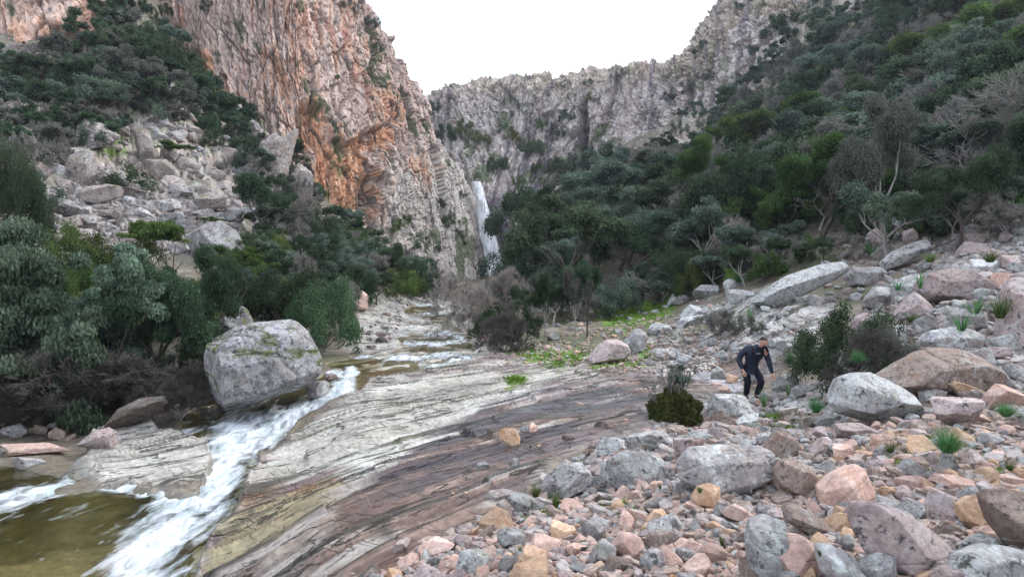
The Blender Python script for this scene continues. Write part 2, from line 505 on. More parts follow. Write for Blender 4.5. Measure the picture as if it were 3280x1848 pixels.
# strata direction of the slab
TH = R(27)
def strata_coords(X, Y):
    e = X * math.cos(TH) + Y * math.sin(TH); c = -X * math.sin(TH) + Y * math.cos(TH)
    return e, c
E, C = strata_coords(GX, GY)
Cw = C + fbm(E * .12, C * .4, E * 0, 3, 11) * 0.9 + fbm(E * .5, C * 1.2, E * 0, 3, 12) * .12
def ledges(cw, e, period, seed, sharp=6):
    """saw-tooth strata: cell id height, slow rise then a sharp drop"""
    q = cw / period
    q = q + vnoise(q * .8, q * 0, q * 0, seed) * .35
    k = np.floor(q); f = q - k
    hgt = _h(k, k * 0, np.floor(e * .22 + k * .37), seed) * .6 + .4
    saw = f - ss(.86, 1.0, f)          # rises away from the viewer, drops in a sharp edge
    return saw * hgt, f, k
s1, f1, k1 = ledges(Cw, E, 1.15, 3)
s2, f2, k2 = ledges(Cw, E, 0.42, 9)
s3, f3, k3 = ledges(Cw + 3.3, E, 2.6, 21)

f1_ = f1
SLAB = [(195,590),(205,548),(228,515),(246,470),(285,440),(330,402),(378,378),(440,366),(492,348),(540,348),(600,352),(660,340),(740,320),(800,318),(800,350),(760,392),(720,400),(690,412),(660,430),(600,440),(560,460),(520,490),(480,520),(430,545),(380,576),(370,610)]
PALE = [(262,462),(300,426),(345,398),(385,380),(440,370),(505,366),(560,368),(620,360),(600,372),(560,384),(530,392),(500,402),(478,408),(474,418),(440,428),(420,440),(390,462),(350,480),(300,488),(262,486),(255,474)]
WETP = [(470,412),(530,396),(610,383),(680,364),(740,345),(790,330),(800,350),(760,392),(700,408),(660,422),(600,438),(540,462),(520,500),(470,545),(380,585),(300,575),(335,530),(330,500),(360,482),(410,452),(440,430)]
YEL = [(232,505),(252,486),(300,490),(340,486),(352,500),(330,520),(300,545),(250,576),(195,600),(200,560)]
ISL = [(60,480),(85,462),(92,440),(112,428),(150,424),(180,434),(208,444),(214,462),(205,482),(180,490),(140,486),(100,486)]
SCREE_L = [(-130,205),(0,205),(60,185),(150,180),(228,190),(240,225),(250,262),(200,262),(100,250),(-130,270)]
NEARR = [(320,620),(380,572),(430,548),(500,520),(560,480),(600,445),(650,432),(700,412),(770,395),(850,372),(900,300),(930,240),(1160,200),(1160,620)]
GRASS = [[(506,354),(530,349),(556,352),(585,350),(590,358),(575,366),(556,368),(520,362)],[(503,377),(525,376),(526,382),(508,385)],[(590,366),(632,362),(648,356),(654,362),(620,370),(595,372)],[(595,318),(640,300),(680,305),(650,330),(610,332)],
         [(745,420),(800,414),(812,424),(790,434),(760,430)],[(880,430),(930,440),(980,455),(1040,450),(1040,490),(960,480),(900,478)],[(720,272),(735,270),(745,280),(728,284)],
         [(85,132),(130,150),(125,172),(90,165)],[(182,98),(205,112),(200,118),(182,108)],[(285,222),(312,238),(300,245),(280,232)],[(600,500),(640,500),(650,515),(600,515)],[(520,505),(560,505),(565,520),(525,520)]]
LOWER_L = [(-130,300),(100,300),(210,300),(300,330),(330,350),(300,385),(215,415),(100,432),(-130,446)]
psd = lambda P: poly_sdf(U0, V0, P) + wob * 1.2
m_slab = ss(6, -6, psd(SLAB)); stw = fbm(E * .4, Cw * 3, E * 0, 4, 163) * 26 + fbm(GX * 1.5, GY * 1.5, GX * 0, 3, 164) * 6
m_pale = ss(4, -6, psd(PALE) + stw); m_wet = ss(8, -8, psd(WETP) + stw * .35); m_yel = ss(8, -10, psd(YEL) + stw); m_isl = ss(3, -5, psd(ISL))
m_near = ss(10, -10, psd(NEARR)); m_scree = ss(6, -6, psd(SCREE_L))
UP = [(340,348),(352,325),(368,306),(400,294),(430,294),(456,304),(474,322),(492,345),(482,364),(430,354),(385,360)]
m_up = ss(3, -4, psd(UP))
rockbed = np.clip(m_slab + m_isl + m_up, 0, 1)
far = ss(25, 60, GD)
Z = Z0.copy()
Z += rockbed * (1 - inwater) * (s1 * .34 + s2 * .13 + s3 * .30 - .2 + .06 * (f1_ * 0))
Z += rockbed * .03 * fbm(E * 1.5, Cw * 8, E * 0, 4, 33)
Z += (1 - rockbed) * (1 - inwater) * (fbm(GX * .8, GY * .8, Z0 * .5, 5, 40) * .12 * (1 + 5 * far) + far * ridged(GX * .15, GY * .15, Z0 * .1, 4, 41) * 1.2)
Z += (1 - inwater) * ss(4, 1, np.abs(SD)) * .05
Z -= inwater * (.06 + .40 * ss(-2, -60, SD) * ss(24, 16, GD) + .1 * fbm(GX, GY, GX * 0, 3, 44))
Z += m_isl * .16 * (1 - inwater)

CRAG = [[(50,185),(55,135),(95,118),(150,118),(172,80),(240,100),(262,125),(310,175),(320,222),(285,262),(262,240),(240,205),(200,182),(130,182)],[(-130,130),(-10,105),(40,110),(50,140),(40,200),(-130,210)],[(640,150),(700,105),(790,45),(850,-10),(868,-10),(870,20),(810,90),(740,130),(690,170)]]
m_crag = np.zeros(sh_) if 0 else np.zeros(GX.shape)
for p in CRAG: m_crag = np.maximum(m_crag, ss(6, -6, poly_sdf(U0, V0, p) + wob * 2))
OFFB = []
def gfac(sx, sd_):
    a, b, c = worley2(GX * sx + .3 * fbm(GX * sx * 2, GY * sx * 2, GX * 0, 2, sd_), (GY * .8 + Z0 * .6) * sx, sd_)
    t1 = _h(np.floor(c * 977), c * 0, c * 0, sd_) - .5; t2 = _h(np.floor(c * 577), c * 0, c * 0, sd_ + 1) - .5
    return a, b, c, (OFF[0] * t1 + OFF[1] * t2) * 2
ca, cb, cc_, ct = gfac(.26, 801); da, db, dc_, dt = gfac(.7, 802)
cragh = (cc_ - .4) * .9 + ct * 1.3 + (dc_ - .5) * .5 + dt * .8 + (ss(0, .25, cb - ca) - 1) * .6 + (ss(0, .3, db - da) - 1) * .3 + fbm(GX * .4, GY * .4, Z0 * .3, 4, 810) * 1.2
Z += m_crag * (cragh + fbm(GX, GY, Z0, 4, 803) * .4)
ea, eb, ec_, et = gfac(1.1, 804)
bank = ss(10, -10, psd_(NEARR) if 0 else poly_sdf(U0, V0, NEARR)) * ss(8, 16, GD)
Z += bank * (1 - rockbed) * ((ec_ - .5) * .35 + et * .3 + (ss(0, .15, eb - ea) - 1) * .2)
LEDGE = [(632,350),(660,330),(700,312),(760,296),(832,300),(832,345),(790,354),(740,366),(690,376),(650,366)]
m_led = ss(8, -8, psd(LEDGE) + stw * .3)
Z += m_led * (s1 * .42 + s2 * .26 + (ec_ - .5) * .18 - .2)
# ---- albedo of the ground
n1 = fbm(GX * .35, GY * .35, Z * .35, 4, 60); n2 = fbm(GX * 1.3, GY * 1.3, Z * 1.3, 4, 61); n3 = fbm(GX * 5, GY * 5, Z * 5, 3, 62)
st = fbm(E * .5, Cw * 4, E * 0, 4, 63); st2 = fbm(E * .25, Cw * 1.5, E * 0, 4, 64)
sh = GX.shape
col = np.ones(sh + (3,)) * np.array([.15, .125, .09])
col = mixc(col, (.24, .21, .17), ss(.0, .5, n2))                                  # soil with stones
col = mixc(col, (.07, .10, .03), ss(.0, .35, n1) * ss(16, 30, GD) * .7)          # ground moss on the far slopes
col = mixc(col, (.34, .32, .30), ss(.15, .35, n2 + n3 * .3) * far * .9)
col = mixc(col, (.10, .09, .065), far * .6 * (1 - m_scree))
col = mixc(col, (.045, .037, .030), ss(8, -8, psd(LOWER_L)) * .92)  # bank colour darkened, standing in for shadow beneath the big boulder
col = mixc(col, (.11, .085, .07), m_near * .8)  # dark rubble floor: contact shadow between the stones put into the colour
col = mixc(col, (.40, .39, .37), m_scree * .7)
cragc = mixc(np.ones(sh + (3,)) * np.array([.42, .36, .32]), (.52, .49, .46), ss(-.2, .3, n2)); cragc = mixc(cragc, (.3, .24, .21), ss(0, .4, n1 + n3 * .4))
cragc = mixc(cragc, (.12, .10, .09), 1 - ss(0, .12, cb - ca)); cragc = mixc(cragc, (.09, .12, .03), ss(.05, .3, n2 - n1) * .7)
col = mixc(col, cragc, m_crag)
col = mixc(col, mixc(cragc, (.44, .42, .41), ss(-.2, .3, n2)), bank * .55)
# slab
pale = mixc(np.ones(sh + (3,)) * np.array([.41, .385, .34]), (.53, .515, .475), ss(-.2, .4, st2))
pale = mixc(pale, (.30, .25, .19), ss(.15, .5, n1 + n3 * .3) * .6); pale = mixc(pale, (.24, .22, .20), ss(.1, .35, st) * .6)
wet = mixc(np.ones(sh + (3,)) * np.array([.12, .08, .075]), (.05, .04, .048), ss(-.1, .35, st2)); wet = mixc(wet, (.16, .095, .065), ss(7, 3, C + 3) * .0 + ss(470, 520, V0) * .6)
wet = mixc(wet, (.26, .185, .15), ss(.0, .35, st))
wet = mixc(wet, (.42, .38, .34), ss(.28, .46, st + .3 * st2 - .08))
wet = mixc(wet, (.40, .40, .45), ss(.25, .5, n1 + st * .6) * ss(8, 20, GD) * .8)
yel = mixc(np.ones(sh + (3,)) * np.array([.29, .24, .14]), (.17, .09, .04), ss(-.1, .35, st2 + n2 * .4))
yel = mixc(yel, (.40, .36, .22), ss(.2, .5, n2) * .7)
slabc = mixc(mixc(np.ones(sh + (3,)) * np.array([.36, .32, .29]), (.17, .13, .12), ss(-.1, .3, st)), wet, m_wet)
slabc = mixc(slabc, pale, m_pale); slabc = mixc(slabc, yel, m_yel); slabc = mixc(slabc, pale * .92, np.clip(m_isl + m_up, 0, 1))
crack = np.clip(ss(.76, .82, f1) * ss(1.0, .93, f1) * ss(-.45, .0, n1 + .1 + n2 * .4) + ss(.93, .96, f3) * ss(-.3, 0, n2 + .1) + ss(.72, .84, f2) * ss(1.0, .93, f2) * ss(-.1, .1, n2 + n1 * .5) * .3, 0, 1)
cx_ = ss(.06, .0, np.abs(vnoise(E * .55 + k1 * 7.7, Cw * .25, k1 * 1.0, 71))) * ss(-.2, .3, n1)
slabc = mixc(slabc, (.05, .05, .035), np.clip(crack + cx_ * .8, 0, 1) * .85)
slabc = mixc(slabc, (.07, .09, .02), np.clip(crack, 0, 1) * ss(.0, .3, n2) * m_pale * .8)
col = mixc(col, slabc, rockbed)
ledc = mixc(np.ones(sh + (3,)) * np.array([.40, .385, .375]), (.54, .53, .52), ss(-.1, .3, n2)); ledc = mixc(ledc, (.20, .17, .16), ss(.05, .35, st)); ledc = mixc(ledc, (.05, .05, .035), np.clip(crack, 0, 1) * .9); ledc = mixc(ledc, (.09, .12, .02), ss(.15, .35, n1) * .6)
col = mixc(col, ledc, m_led * .85)
for g in GRASS:
    gm = ss(3, -3, psd(g) + n3 * 8 + n2 * 4)
    col = mixc(col, (.115, .20, .02), gm * .9)
# stream bed
bed = mixc(np.ones(sh + (3,)) * np.array([.135, .12, .055]), (.06, .055, .03), ss(-.2, .4, n1))
bed = mixc(bed, (.33, .29, .19), ss(-.1, .4, st2 + ss(500, 560, V0) * .7 - .25) * .85)
bed = mixc(bed, (.30, .25, .17), ss(480, 440, V0) * ss(-.1, .3, st + .25) * .8)
bed = mixc(bed, (.22, .12, .05), ss(0, .5, n2) * ss(400, 370, V0) * .7); bed = mixc(bed, (.46, .43, .36), ss(.0, .3, st2 + n1 * .4) * ss(385, 375, V0) * ss(320, 330, V0) * .85)
col = mixc(col, bed, ss(0, -3, SD))
wetv = np.clip(inwater + rockbed * m_wet * ss(.25, -.1, st) + m_yel * .9 + ss(6, 0, SD) * .8, 0, 1)
M['ground'] = mat_surface('ground_rock', 2.2, (1, 1, 1), (0, 0, 0), .5, .05, .38)
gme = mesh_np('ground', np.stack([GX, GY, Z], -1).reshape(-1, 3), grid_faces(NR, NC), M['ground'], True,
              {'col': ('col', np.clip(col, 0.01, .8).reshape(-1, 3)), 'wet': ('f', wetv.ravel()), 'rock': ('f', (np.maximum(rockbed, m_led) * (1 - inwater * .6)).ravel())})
ground = struct(link('ground', gme))

def gz_at(a, l):
    """bilinear height of the finished ground"""
    c = np.interp(a, acol, np.arange(NC)); r = np.interp(l, lrow, np.arange(NR))
    c = np.clip(c, 0, NC - 1.001); r = np.clip(r, 0, NR - 1.001)
    c0 = np.floor(c).astype(int); r0 = np.floor(r).astype(int); fc = c - c0; fr = r - r0
    return (Z[r0, c0] * (1 - fr) * (1 - fc) + Z[r0 + 1, c0] * fr * (1 - fc) + Z[r0, c0 + 1] * (1 - fr) * fc + Z[r0 + 1, c0 + 1] * fr * fc)

_ls = np.linspace(math.log(2.0), math.log(225), 1400)
def hit(u, v):
    """where the ray through image pixel u, v meets the ground; None if it misses"""
    a = (u - CX) / F; t = (CY - v) / F
    z = gz_at(np.full(_ls.shape, a), _ls)
    above = t * np.exp(_ls) - z
    i = np.argmax(above <= 0)
    if above[i] > 0: return None
    return unproj(u, v, math.exp(_ls[i]))
def ground_z(x, y):
    return float(gz_at(np.array([x / y]), np.array([math.log(y)]))[0])

# ------------------------------------------------------------------ water sheet of the stream
FOAM = [
 ([(352,372,8),(345,386,10),(325,398,10),(300,412,13),(272,426,24),(238,438,36),(222,455,34),(224,475,27),(206,493,30),(184,512,30),(162,538,30),(142,562,32),(126,592,36)], 1.0),
 ([(215,490,9),(170,494,8),(135,489,6),(100,486,4),(60,489,8),(25,497,10),(-20,505,12),(-130,510,12)], .95),
 ([(60,489,6),(66,478,6),(72,472,4)], .9),
 ([(175,432,5),(210,428,5),(240,430,10)], .6),
 ([(350,356,3),(385,358,5),(420,357,5),(445,355,4),(476,352,4)], .66),
 ([(420,365,3),(440,366,3),(455,360,4),(478,356,3)], .66),
 ([(405,343,3),(440,344,3),(466,340,3)], .66),
 ([(425,334,4),(450,333,4),(462,338,4)], .66),
 ([(400,317,3),(425,314,3),(445,312,3)], .66),
 ([(416,304,3),(440,304,3),(450,309,4)], .66),
 ([(340,374,6),(328,372,4)], .8),
 ([(150,585,10),(175,572,8),(210,566,6),(250,560,3)], .6),
]
Zw = Z0 - .03
Vw = CY - F * Zw / GY
keepw = SD < 5
foam = np.zeros(sh)
for pl, amt in FOAM:
    foam = np.maximum(foam, amt * ss(1.5, .0, line_d(U0, Vw, pl) + .25 * fbm(GX * 1.2, GY * .6, GX * 0, 3, 90)))
tur = fbm(GX * 2.2, GY * 2.2, GX * 0, 4, 80); tur2 = fbm(GX * 7, GY * 7, GX * 0, 3, 81)
Zw = Zw + foam * (.03 + .14 * tur + .03 * tur2) * ss(60, 20, GD) + (1 - foam) * .012 * tur
spark = ss(.62, .75, vnoise(GX * 9, GY * 3.5, GX * 0, 83)) * ss(500, 520, U0 + V0) * ss(545, 500, V0) * .0
Zw = np.where(SD > 2, Zw - .05 * (SD - 2), Zw)
kf = keepw[:-1, :-1] | keepw[1:, 1:] | keepw[1:, :-1] | keepw[:-1, 1:]
faces = grid_faces(NR, NC, kf)
used = np.unique(faces); remap = -np.ones(NR * NC, int); remap[used] = np.arange(len(used))
wv = np.stack([GX, GY, Zw], -1).reshape(-1, 3)[used]
# flow direction coordinate: stretch the ripples along the stream
m, t = new_mat('stream_water')
fa = nd(t, "ShaderNodeAttribute", attribute_name='foam')
tc = nd(t, "ShaderNodeTexCoord")
fl = mapping(t, tc.outputs['Object'], (1.0, 1.0, 1.0), (0, 0, 0.08))
fl2 = mapping(t, fl, (1.5, 0.5, 1))
nA = noise_n(t, fl2, 2.6, 6, .66, .5); nB = noise_n(t, fl2, 9, 4, .6, .5); nC = noise_n(t, fl2, 1.3, 5, .6, .8)
ad = nd(t, "ShaderNodeMath", operation='MULTIPLY_ADD'); t.links.new(nA, ad.inputs[0]); ad.inputs[1].default_value = 2.6
t.links.new(fa.outputs['Fac'], ad.inputs[2])
fm = ramp(t, ad.outputs[0], [(0.0, 0), (.98, 0), (1.0, 0)])
sub = nd(t, "ShaderNodeMapRange"); sub.inputs['From Min'].default_value = 1.55; sub.inputs['From Max'].default_value = 2.45; sub.inputs['To Max'].default_value = .92
t.links.new(ad.outputs[0], sub.inputs['Value'])
gl_ = nd(t, "ShaderNodeBsdfGlossy"); gl_.inputs['Roughness'].default_value = .06; gl_.inputs['Color'].default_value = (.75, .8, .85, 1)
tr = nd(t, "ShaderNodeBsdfTransparent"); tr.inputs['Color'].default_value = (.90, .87, .70, 1)
bmp = bump_n(t, nA, .12, .03); bmp = bump_n(t, nB, .12, .006, bmp)
t.links.new(bmp, gl_.inputs['Normal'])
fr = nd(t, "ShaderNodeFresnel"); fr.inputs['IOR'].default_value = 1.33; t.links.new(bmp, fr.inputs['Normal'])
w1 = nd(t, "ShaderNodeMixShader"); t.links.new(fr.outputs[0], w1.inputs[0]); t.links.new(tr.outputs[0], w1.inputs[1]); t.links.new(gl_.outputs[0], w1.inputs[2])
fd = nd(t, "ShaderNodeBsdfPrincipled"); fd.inputs['Roughness'].default_value = .55
t.links.new(mixn(t, ramp(t, nC, [(.35, 0), (.65, 1)]), (.58, .70, .72), (.84, .87, .95)), fd.inputs['Base Color'])
t.links.new(bump_n(t, nB, .35, .03, bump_n(t, nA, .6, .10)), fd.inputs['Normal'])
w2 = nd(t, "ShaderNodeMixShader"); t.links.new(sub.outputs[0], w2.inputs[0]); t.links.new(w1.outputs[0], w2.inputs[1]); t.links.new(fd.outputs[0], w2.inputs[2])
o = nd(t, "ShaderNodeOutputMaterial"); t.links.new(w2.outputs[0], o.inputs['Surface'])
M['water'] = m
wme = mesh_np('water', wv, remap[faces], M['water'], True, {'foam': ('f', foam.ravel()[used])})
struct(link('water', wme))

# ------------------------------------------------------------------ cliffs: lofts through profiles of image pixels with estimated distances
def loft(name, prof, ns, nt, disp, colour, mat, close=False):
    """prof: list of columns, each a list of (u,v,d) from foot to top, all the same length"""
    Pw = np.array([[list(unproj(*p)) for p in c] for c in prof])       # (cols, rows, 3)
    nc, nr = Pw.shape[:2]
    # arc length parameters
    def resample(Q, n, lin=False):
        d = np.r_[0, np.cumsum(np.linalg.norm(np.diff(Q.mean(1), axis=0), axis=-1) + 1e-6)]
        tt = np.linspace(0, d[-1], n)
        outp = np.zeros((n,) + Q.shape[1:])
        i = np.clip(np.searchsorted(d, tt, side='right') - 1, 0, len(d) - 2)
        f = ((tt - d[i]) / (d[i + 1] - d[i]))[:, None, None]
        p1, p2 = Q[i], Q[i + 1]; p0 = Q[np.maximum(i - 1, 0)]; p3 = Q[np.minimum(i + 2, len(Q) - 1)]
        if lin:
            return p1 * (1 - f) + p2 * f
        m1, m2 = (p2 - p0) * .35, (p3 - p1) * .35
        f2_, f3_ = f * f, f * f * f
        return (2 * f3_ - 3 * f2_ + 1) * p1 + (f3_ - 2 * f2_ + f) * m1 + (-2 * f3_ + 3 * f2_) * p2 + (f3_ - f2_) * m2
    G = resample(Pw, ns)                       # ns, nr, 3
    G = resample(G.transpose(1, 0, 2), nt).transpose(1, 0, 2)   # ns, nt, 3
    du = np.gradient(G, axis=0); dv = np.gradient(G, axis=1)
    N = np.cross(du, dv); N /= np.linalg.norm(N, axis=-1, keepdims=True) + 1e-9
    sgn = np.sign(-(N * G).sum(-1).mean()); N *= sgn         # towards the open valley
    s = np.r_[0, np.cumsum(np.linalg.norm(np.diff(G[:, nt // 2], axis=0), axis=-1))][:, None] * np.ones((1, nt))
    U = CX + F * G[..., 0] / G[..., 1]; V = CY - F * G[..., 2] / G[..., 1]
    h, cd = disp(G, s, U, V)
    P2 = G + N * h[..., None]
    cc, wt = colour(P2, s, U, V, h, cd)
    f = grid_faces(ns, nt)
    if sgn > 0: f = f[:, ::-1]
    me = mesh_np(name, P2.reshape(-1, 3), f, mat, False, {'col': ('col', np.clip(cc, .01, .8).reshape(-1, 3)), 'wet': ('f', wt.ravel())})
    return struct(link(name, me)), P2

def rock_disp(G, s, amp=1.0, seed=0, lean=.12, zs=1.3):
    """vertical joints and blocks"""
    x, y, z = G[..., 0], G[..., 1], G[..., 2]
    q = s + z * lean + fbm(s * .06, z * .03, s * 0, 2, seed) * 2.2 + fbm(s * .4, z * .10, s * 0, 3, seed + 1) * .3
    def facet(sx, sz, sd_, warp):
        sz = sz * zs
        a, b, c = worley2(q * sx + warp, z * sz + fbm(q * sx, z * sz, z * 0, 2, sd_ + 50) * .25, sd_)
        t1 = _h(np.floor(c * 977), c * 0, c * 0, sd_) - .5; t2 = _h(np.floor(c * 577), c * 0, c * 0, sd_ + 1) - .5
        return a, b, c, OFF[0] * t1 * 2 + OFF[1] * t2 * 1.6
    w_ = fbm(q * .5, z * .3, z * 0, 3, seed + 60) * .09
    f1a, f2a, id1, t_a = facet(.22, .06, seed + 2, w_)
    f1b, f2b, id2, t_b = facet(.62, .17, seed + 3, w_ * 1.5)
    f1c, f2c, id3, t_c = facet(1.7, .55, seed + 4, w_ * .8)
    edge1 = ss(.0, .05, f2a - f1a); edge2 = ss(0, .07, f2b - f1b); edge3 = ss(0, .12, f2c - f1c)
    h = (id1 - .5) * 2.2 + t_a * 2.2 + (edge1 - 1) * .9 + (id2 - .5) * 1.3 + t_b * 1.3 + (edge2 - 1) * .6 + (id3 - .5) * .8 + t_c * .9 + (edge3 - 1) * .22
    h += fbm(q * .06, z * .05, q * 0, 2, seed + 7) * 1.6 + fbm(q * 2.6, z * 1.4, q * 0, 3, seed + 8) * .22
    return h * amp, (q, id1, id2, id3, edge1, edge2, edge3)

ORANGE = [
 ([(175,38),(192,55),(215,62),(213,80),(222,100),(196,88),(176,66)], 1.0),
 ([(205,80),(225,85),(262,95),(262,100),(225,95)], .5),
 ([(268,50),(282,60),(290,90),(285,110),(276,90),(270,70)], .75),
 ([(300,100),(315,98),(330,125),(345,140),(385,125),(398,105),(400,135),(375,150),(372,170),(385,185),(372,215),(345,218),(315,215),(306,190),(312,160),(296,130)], 1.0),
 ([(380,95),(390,90),(400,105),(392,125),(382,118)], .7),
 ([(405,150),(420,158),(438,170),(430,185),(415,170)], .7),
 ([(340,175),(365,165),(378,190),(380,225),(350,225)], .8),
]
def cl_disp(G, s, U, V):
    h, cd = rock_disp(G, s, 1.0, 100, .16)
    # overhang roofs above the ochre hollows
    hol = np.zeros(U.shape)
    for p, a in ((ORANGE[3][0], 1.0), (ORANGE[0][0], .8), (ORANGE[2][0], .5)):
        hol = np.maximum(hol, a * ss(4, -7, poly_sdf(U, V, p) + fbm(U * .06, V * .06, U * 0, 3, 3) * 10))
    return (h * .55 - hol * 2.2) * (1 - .6 * ss(440, 470, U)), cd
def cl_col(P, s, U, V, h, cd):
    q, i1, i2, i3, e1, e2, e3 = cd
    z = P[..., 2]
    na = fbm(q * .10, z * .08, q * 0, 4, 201); nb = fbm(q * .9, z * .12, q * 0, 4, 202); nc_ = fbm(q * 1.5, z * .9, q * 0, 4, 203)
    c = np.ones(U.shape + (3,)) * np.array([.50, .37, .31])
    c = mixc(c, (.60, .49, .43), ss(-.3, .3, nb + na * .5)); c = mixc(c, (.58, .33, .22), ss(.05, .4, na + nb * .5) * .45 * ss(440, 330, U)); c = mixc(c, (.40, .33, .32), ss(.0, .5, nc_) * .7)
    low = ss(130, 190, V + (U - 400) * .4) * ss(330, 380, U)
    c = mixc(c, (.54, .51, .47), low * .75)
    om = np.zeros(U.shape)
    for p, a in ORANGE:
        om = np.maximum(om, a * ss(7, -7, poly_sdf(U, V, p) + nc_ * 14 + nb * 12))
    om = np.maximum(om, ss(.16, .42, nb + .5 * na) * .6 * ss(300, 100, V) * ss(460, 360, U))
    oc = mixc(np.ones(U.shape + (3,)) * np.array([.60, .31, .18]), (.66, .40, .25), ss(-.2, .3, nc_)); oc = mixc(oc, (.36, .13, .08), ss(.2, .5, nb))
    c = mixc(c, oc, om)
    dk = ss(.28, .42, fbm(q * 1.1 + 5, z * .035, q * 0, 3, 205)) * ss(.0, .3, fbm(q * .1, z * .08, q * 0, 2, 206) + .12)
    c = mixc(c, (.07, .055, .05), dk * .85)
    seam = ((368, 175), (376, 195), (372, 215), (378, 232), (366, 232), (366, 200))
    c = mixc(c, (.035, .03, .028), ss(5, -3, poly_sdf(U, V, list(seam)) + nb * 10) * .85)
    crk = 1 - e1 * (.45 + .55 * e2)
    c = mixc(c, (.13, .10, .09), np.clip(crk, 0, 1) * .75); c = mixc(c, (.20, .15, .13), (1 - e3) * .5)
    mg = fbm(q * .25, z * .22, q * 0, 4, 207)
    c = mixc(c, (.06, .085, .025), ss(.30, .42, mg + .35 * nc_ + .22 * ss(205, 245, V) * ss(380, 410, U) - .08) * .8)
    wetm = ss(470, 486, U) * ss(200, 240, V)
    c = mixc(c, (.15, .11, .14), wetm * .8)
    return c, wetm * .7
M['cliff'] = mat_surface('cliff_rock', .5, (1, 1, .6), (0, 0, 0), .6, .4, .42)
left_prof = [
 [(60,-20,112),(60,-120,118),(70,-300,124),(100,-420,150)],
 [(150,40,104),(150,-70,110),(150,-220,116),(170,-330,140)],
 [(205,105,100),(205,10,104),(210,-110,110),(225,-250,135)],
 [(255,160,97),(252,60,101),(255,-60,107),(265,-170,130)],
 [(300,215,95),(298,110,100),(300,0,106),(312,-100,128)],
 [(335,245,97),(338,150,102),(340,50,110),(346,-42,120)],
 [(372,258,103),(370,180,108),(372,90,114),(374,14,122)],
 [(405,270,110),(402,200,115),(400,130,120),(397,52,128)],
 [(432,280,118),(430,220,123),(426,160,128),(421,97,136)],
 [(455,285,126),(452,240,131),(448,200,135),(443,148,142)],
 [(472,288,133),(470,252,137),(467,215,141),(461,172,147)],
 [(483,288,140),(482,260,143),(479,228,146),(474,196,150)],
 [(484,288,150),(483,260,152),(481,230,154),(476,190,158)],
 [(474,288,165),(472,250,166),(470,215,168),(462,150,172)],
]
cliffL, PL = loft('cliff', left_prof, 760, 520, cl_disp, cl_col, M['cliff'])

def cb_disp(G, s, U, V):
    h, cd = rock_disp(G, s, .8, 300, -.16, 2.2)
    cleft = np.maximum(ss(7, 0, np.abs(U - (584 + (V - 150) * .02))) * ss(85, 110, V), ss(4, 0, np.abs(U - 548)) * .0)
    h = (h - cleft * 5) * (1 - .5 * ss(25, 10, np.abs(U - 486)) * ss(175, 185, V))
    ledge = ss(112, 135, V) * ss(190, 170, V) * ss(620, 560, U)
    h = h + ledge * fbm(s * .2, G[..., 2] * .2, s * 0, 4, 310) * 3
    return h, cd + (cleft, ledge)
def cb_col(P, s, U, V, h, cd):
    q, i1, i2, i3, e1, e2, e3, cleft, ledge = cd
    z = P[..., 2]
    na = fbm(q * .08, z * .07, q * 0, 4, 401); nb = fbm(q * .5, z * .1, q * 0, 4, 402); nc_ = fbm(q * .9, z * .6, q * 0, 4, 403)
    c = np.ones(U.shape + (3,)) * np.array([.62, .55, .52])
    c = mixc(c, (.42, .36, .33), ss(-.2, .35, nb)); c = mixc(c, (.70, .66, .66), ss(.0, .4, nc_) * .8)
    c = mixc(c, (.42, .35, .27), ss(8, -10, V - np.interp(U, [430, 460, 550, 690, 740, 860], [102, 95, 92, 78, 20, 10]) - nc_ * 8) * .7)
    dk = ss(.15, .4, fbm(q * .6 + 5, z * .03, q * 0, 3, 405))
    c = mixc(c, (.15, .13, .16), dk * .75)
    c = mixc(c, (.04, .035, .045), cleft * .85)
    c = mixc(c, (.10, .08, .07), np.clip(1 - e1 * (.5 + .5 * e2), 0, 1) * .55); c = mixc(c, (.2, .17, .18), (1 - e3) * .35)
    mg = fbm(q * .18, z * .18, q * 0, 4, 407)
    c = mixc(c, (.06, .10, .02), np.clip(ss(.08, .25, mg + .4 * nc_) * ledge + ss(.32, .42, mg + .3 * nc_) * .7, 0, 1) * .8)
    wet = ss(30, 10, np.abs(U - 490)) * ss(180, 205, V) + ss(12, 5, np.abs(U - 535)) * ss(180, 190, V)
    wet = np.clip(wet, 0, 1)
    c = mixc(c, (.13, .10, .15), wet * .75)
    return c, wet * .7
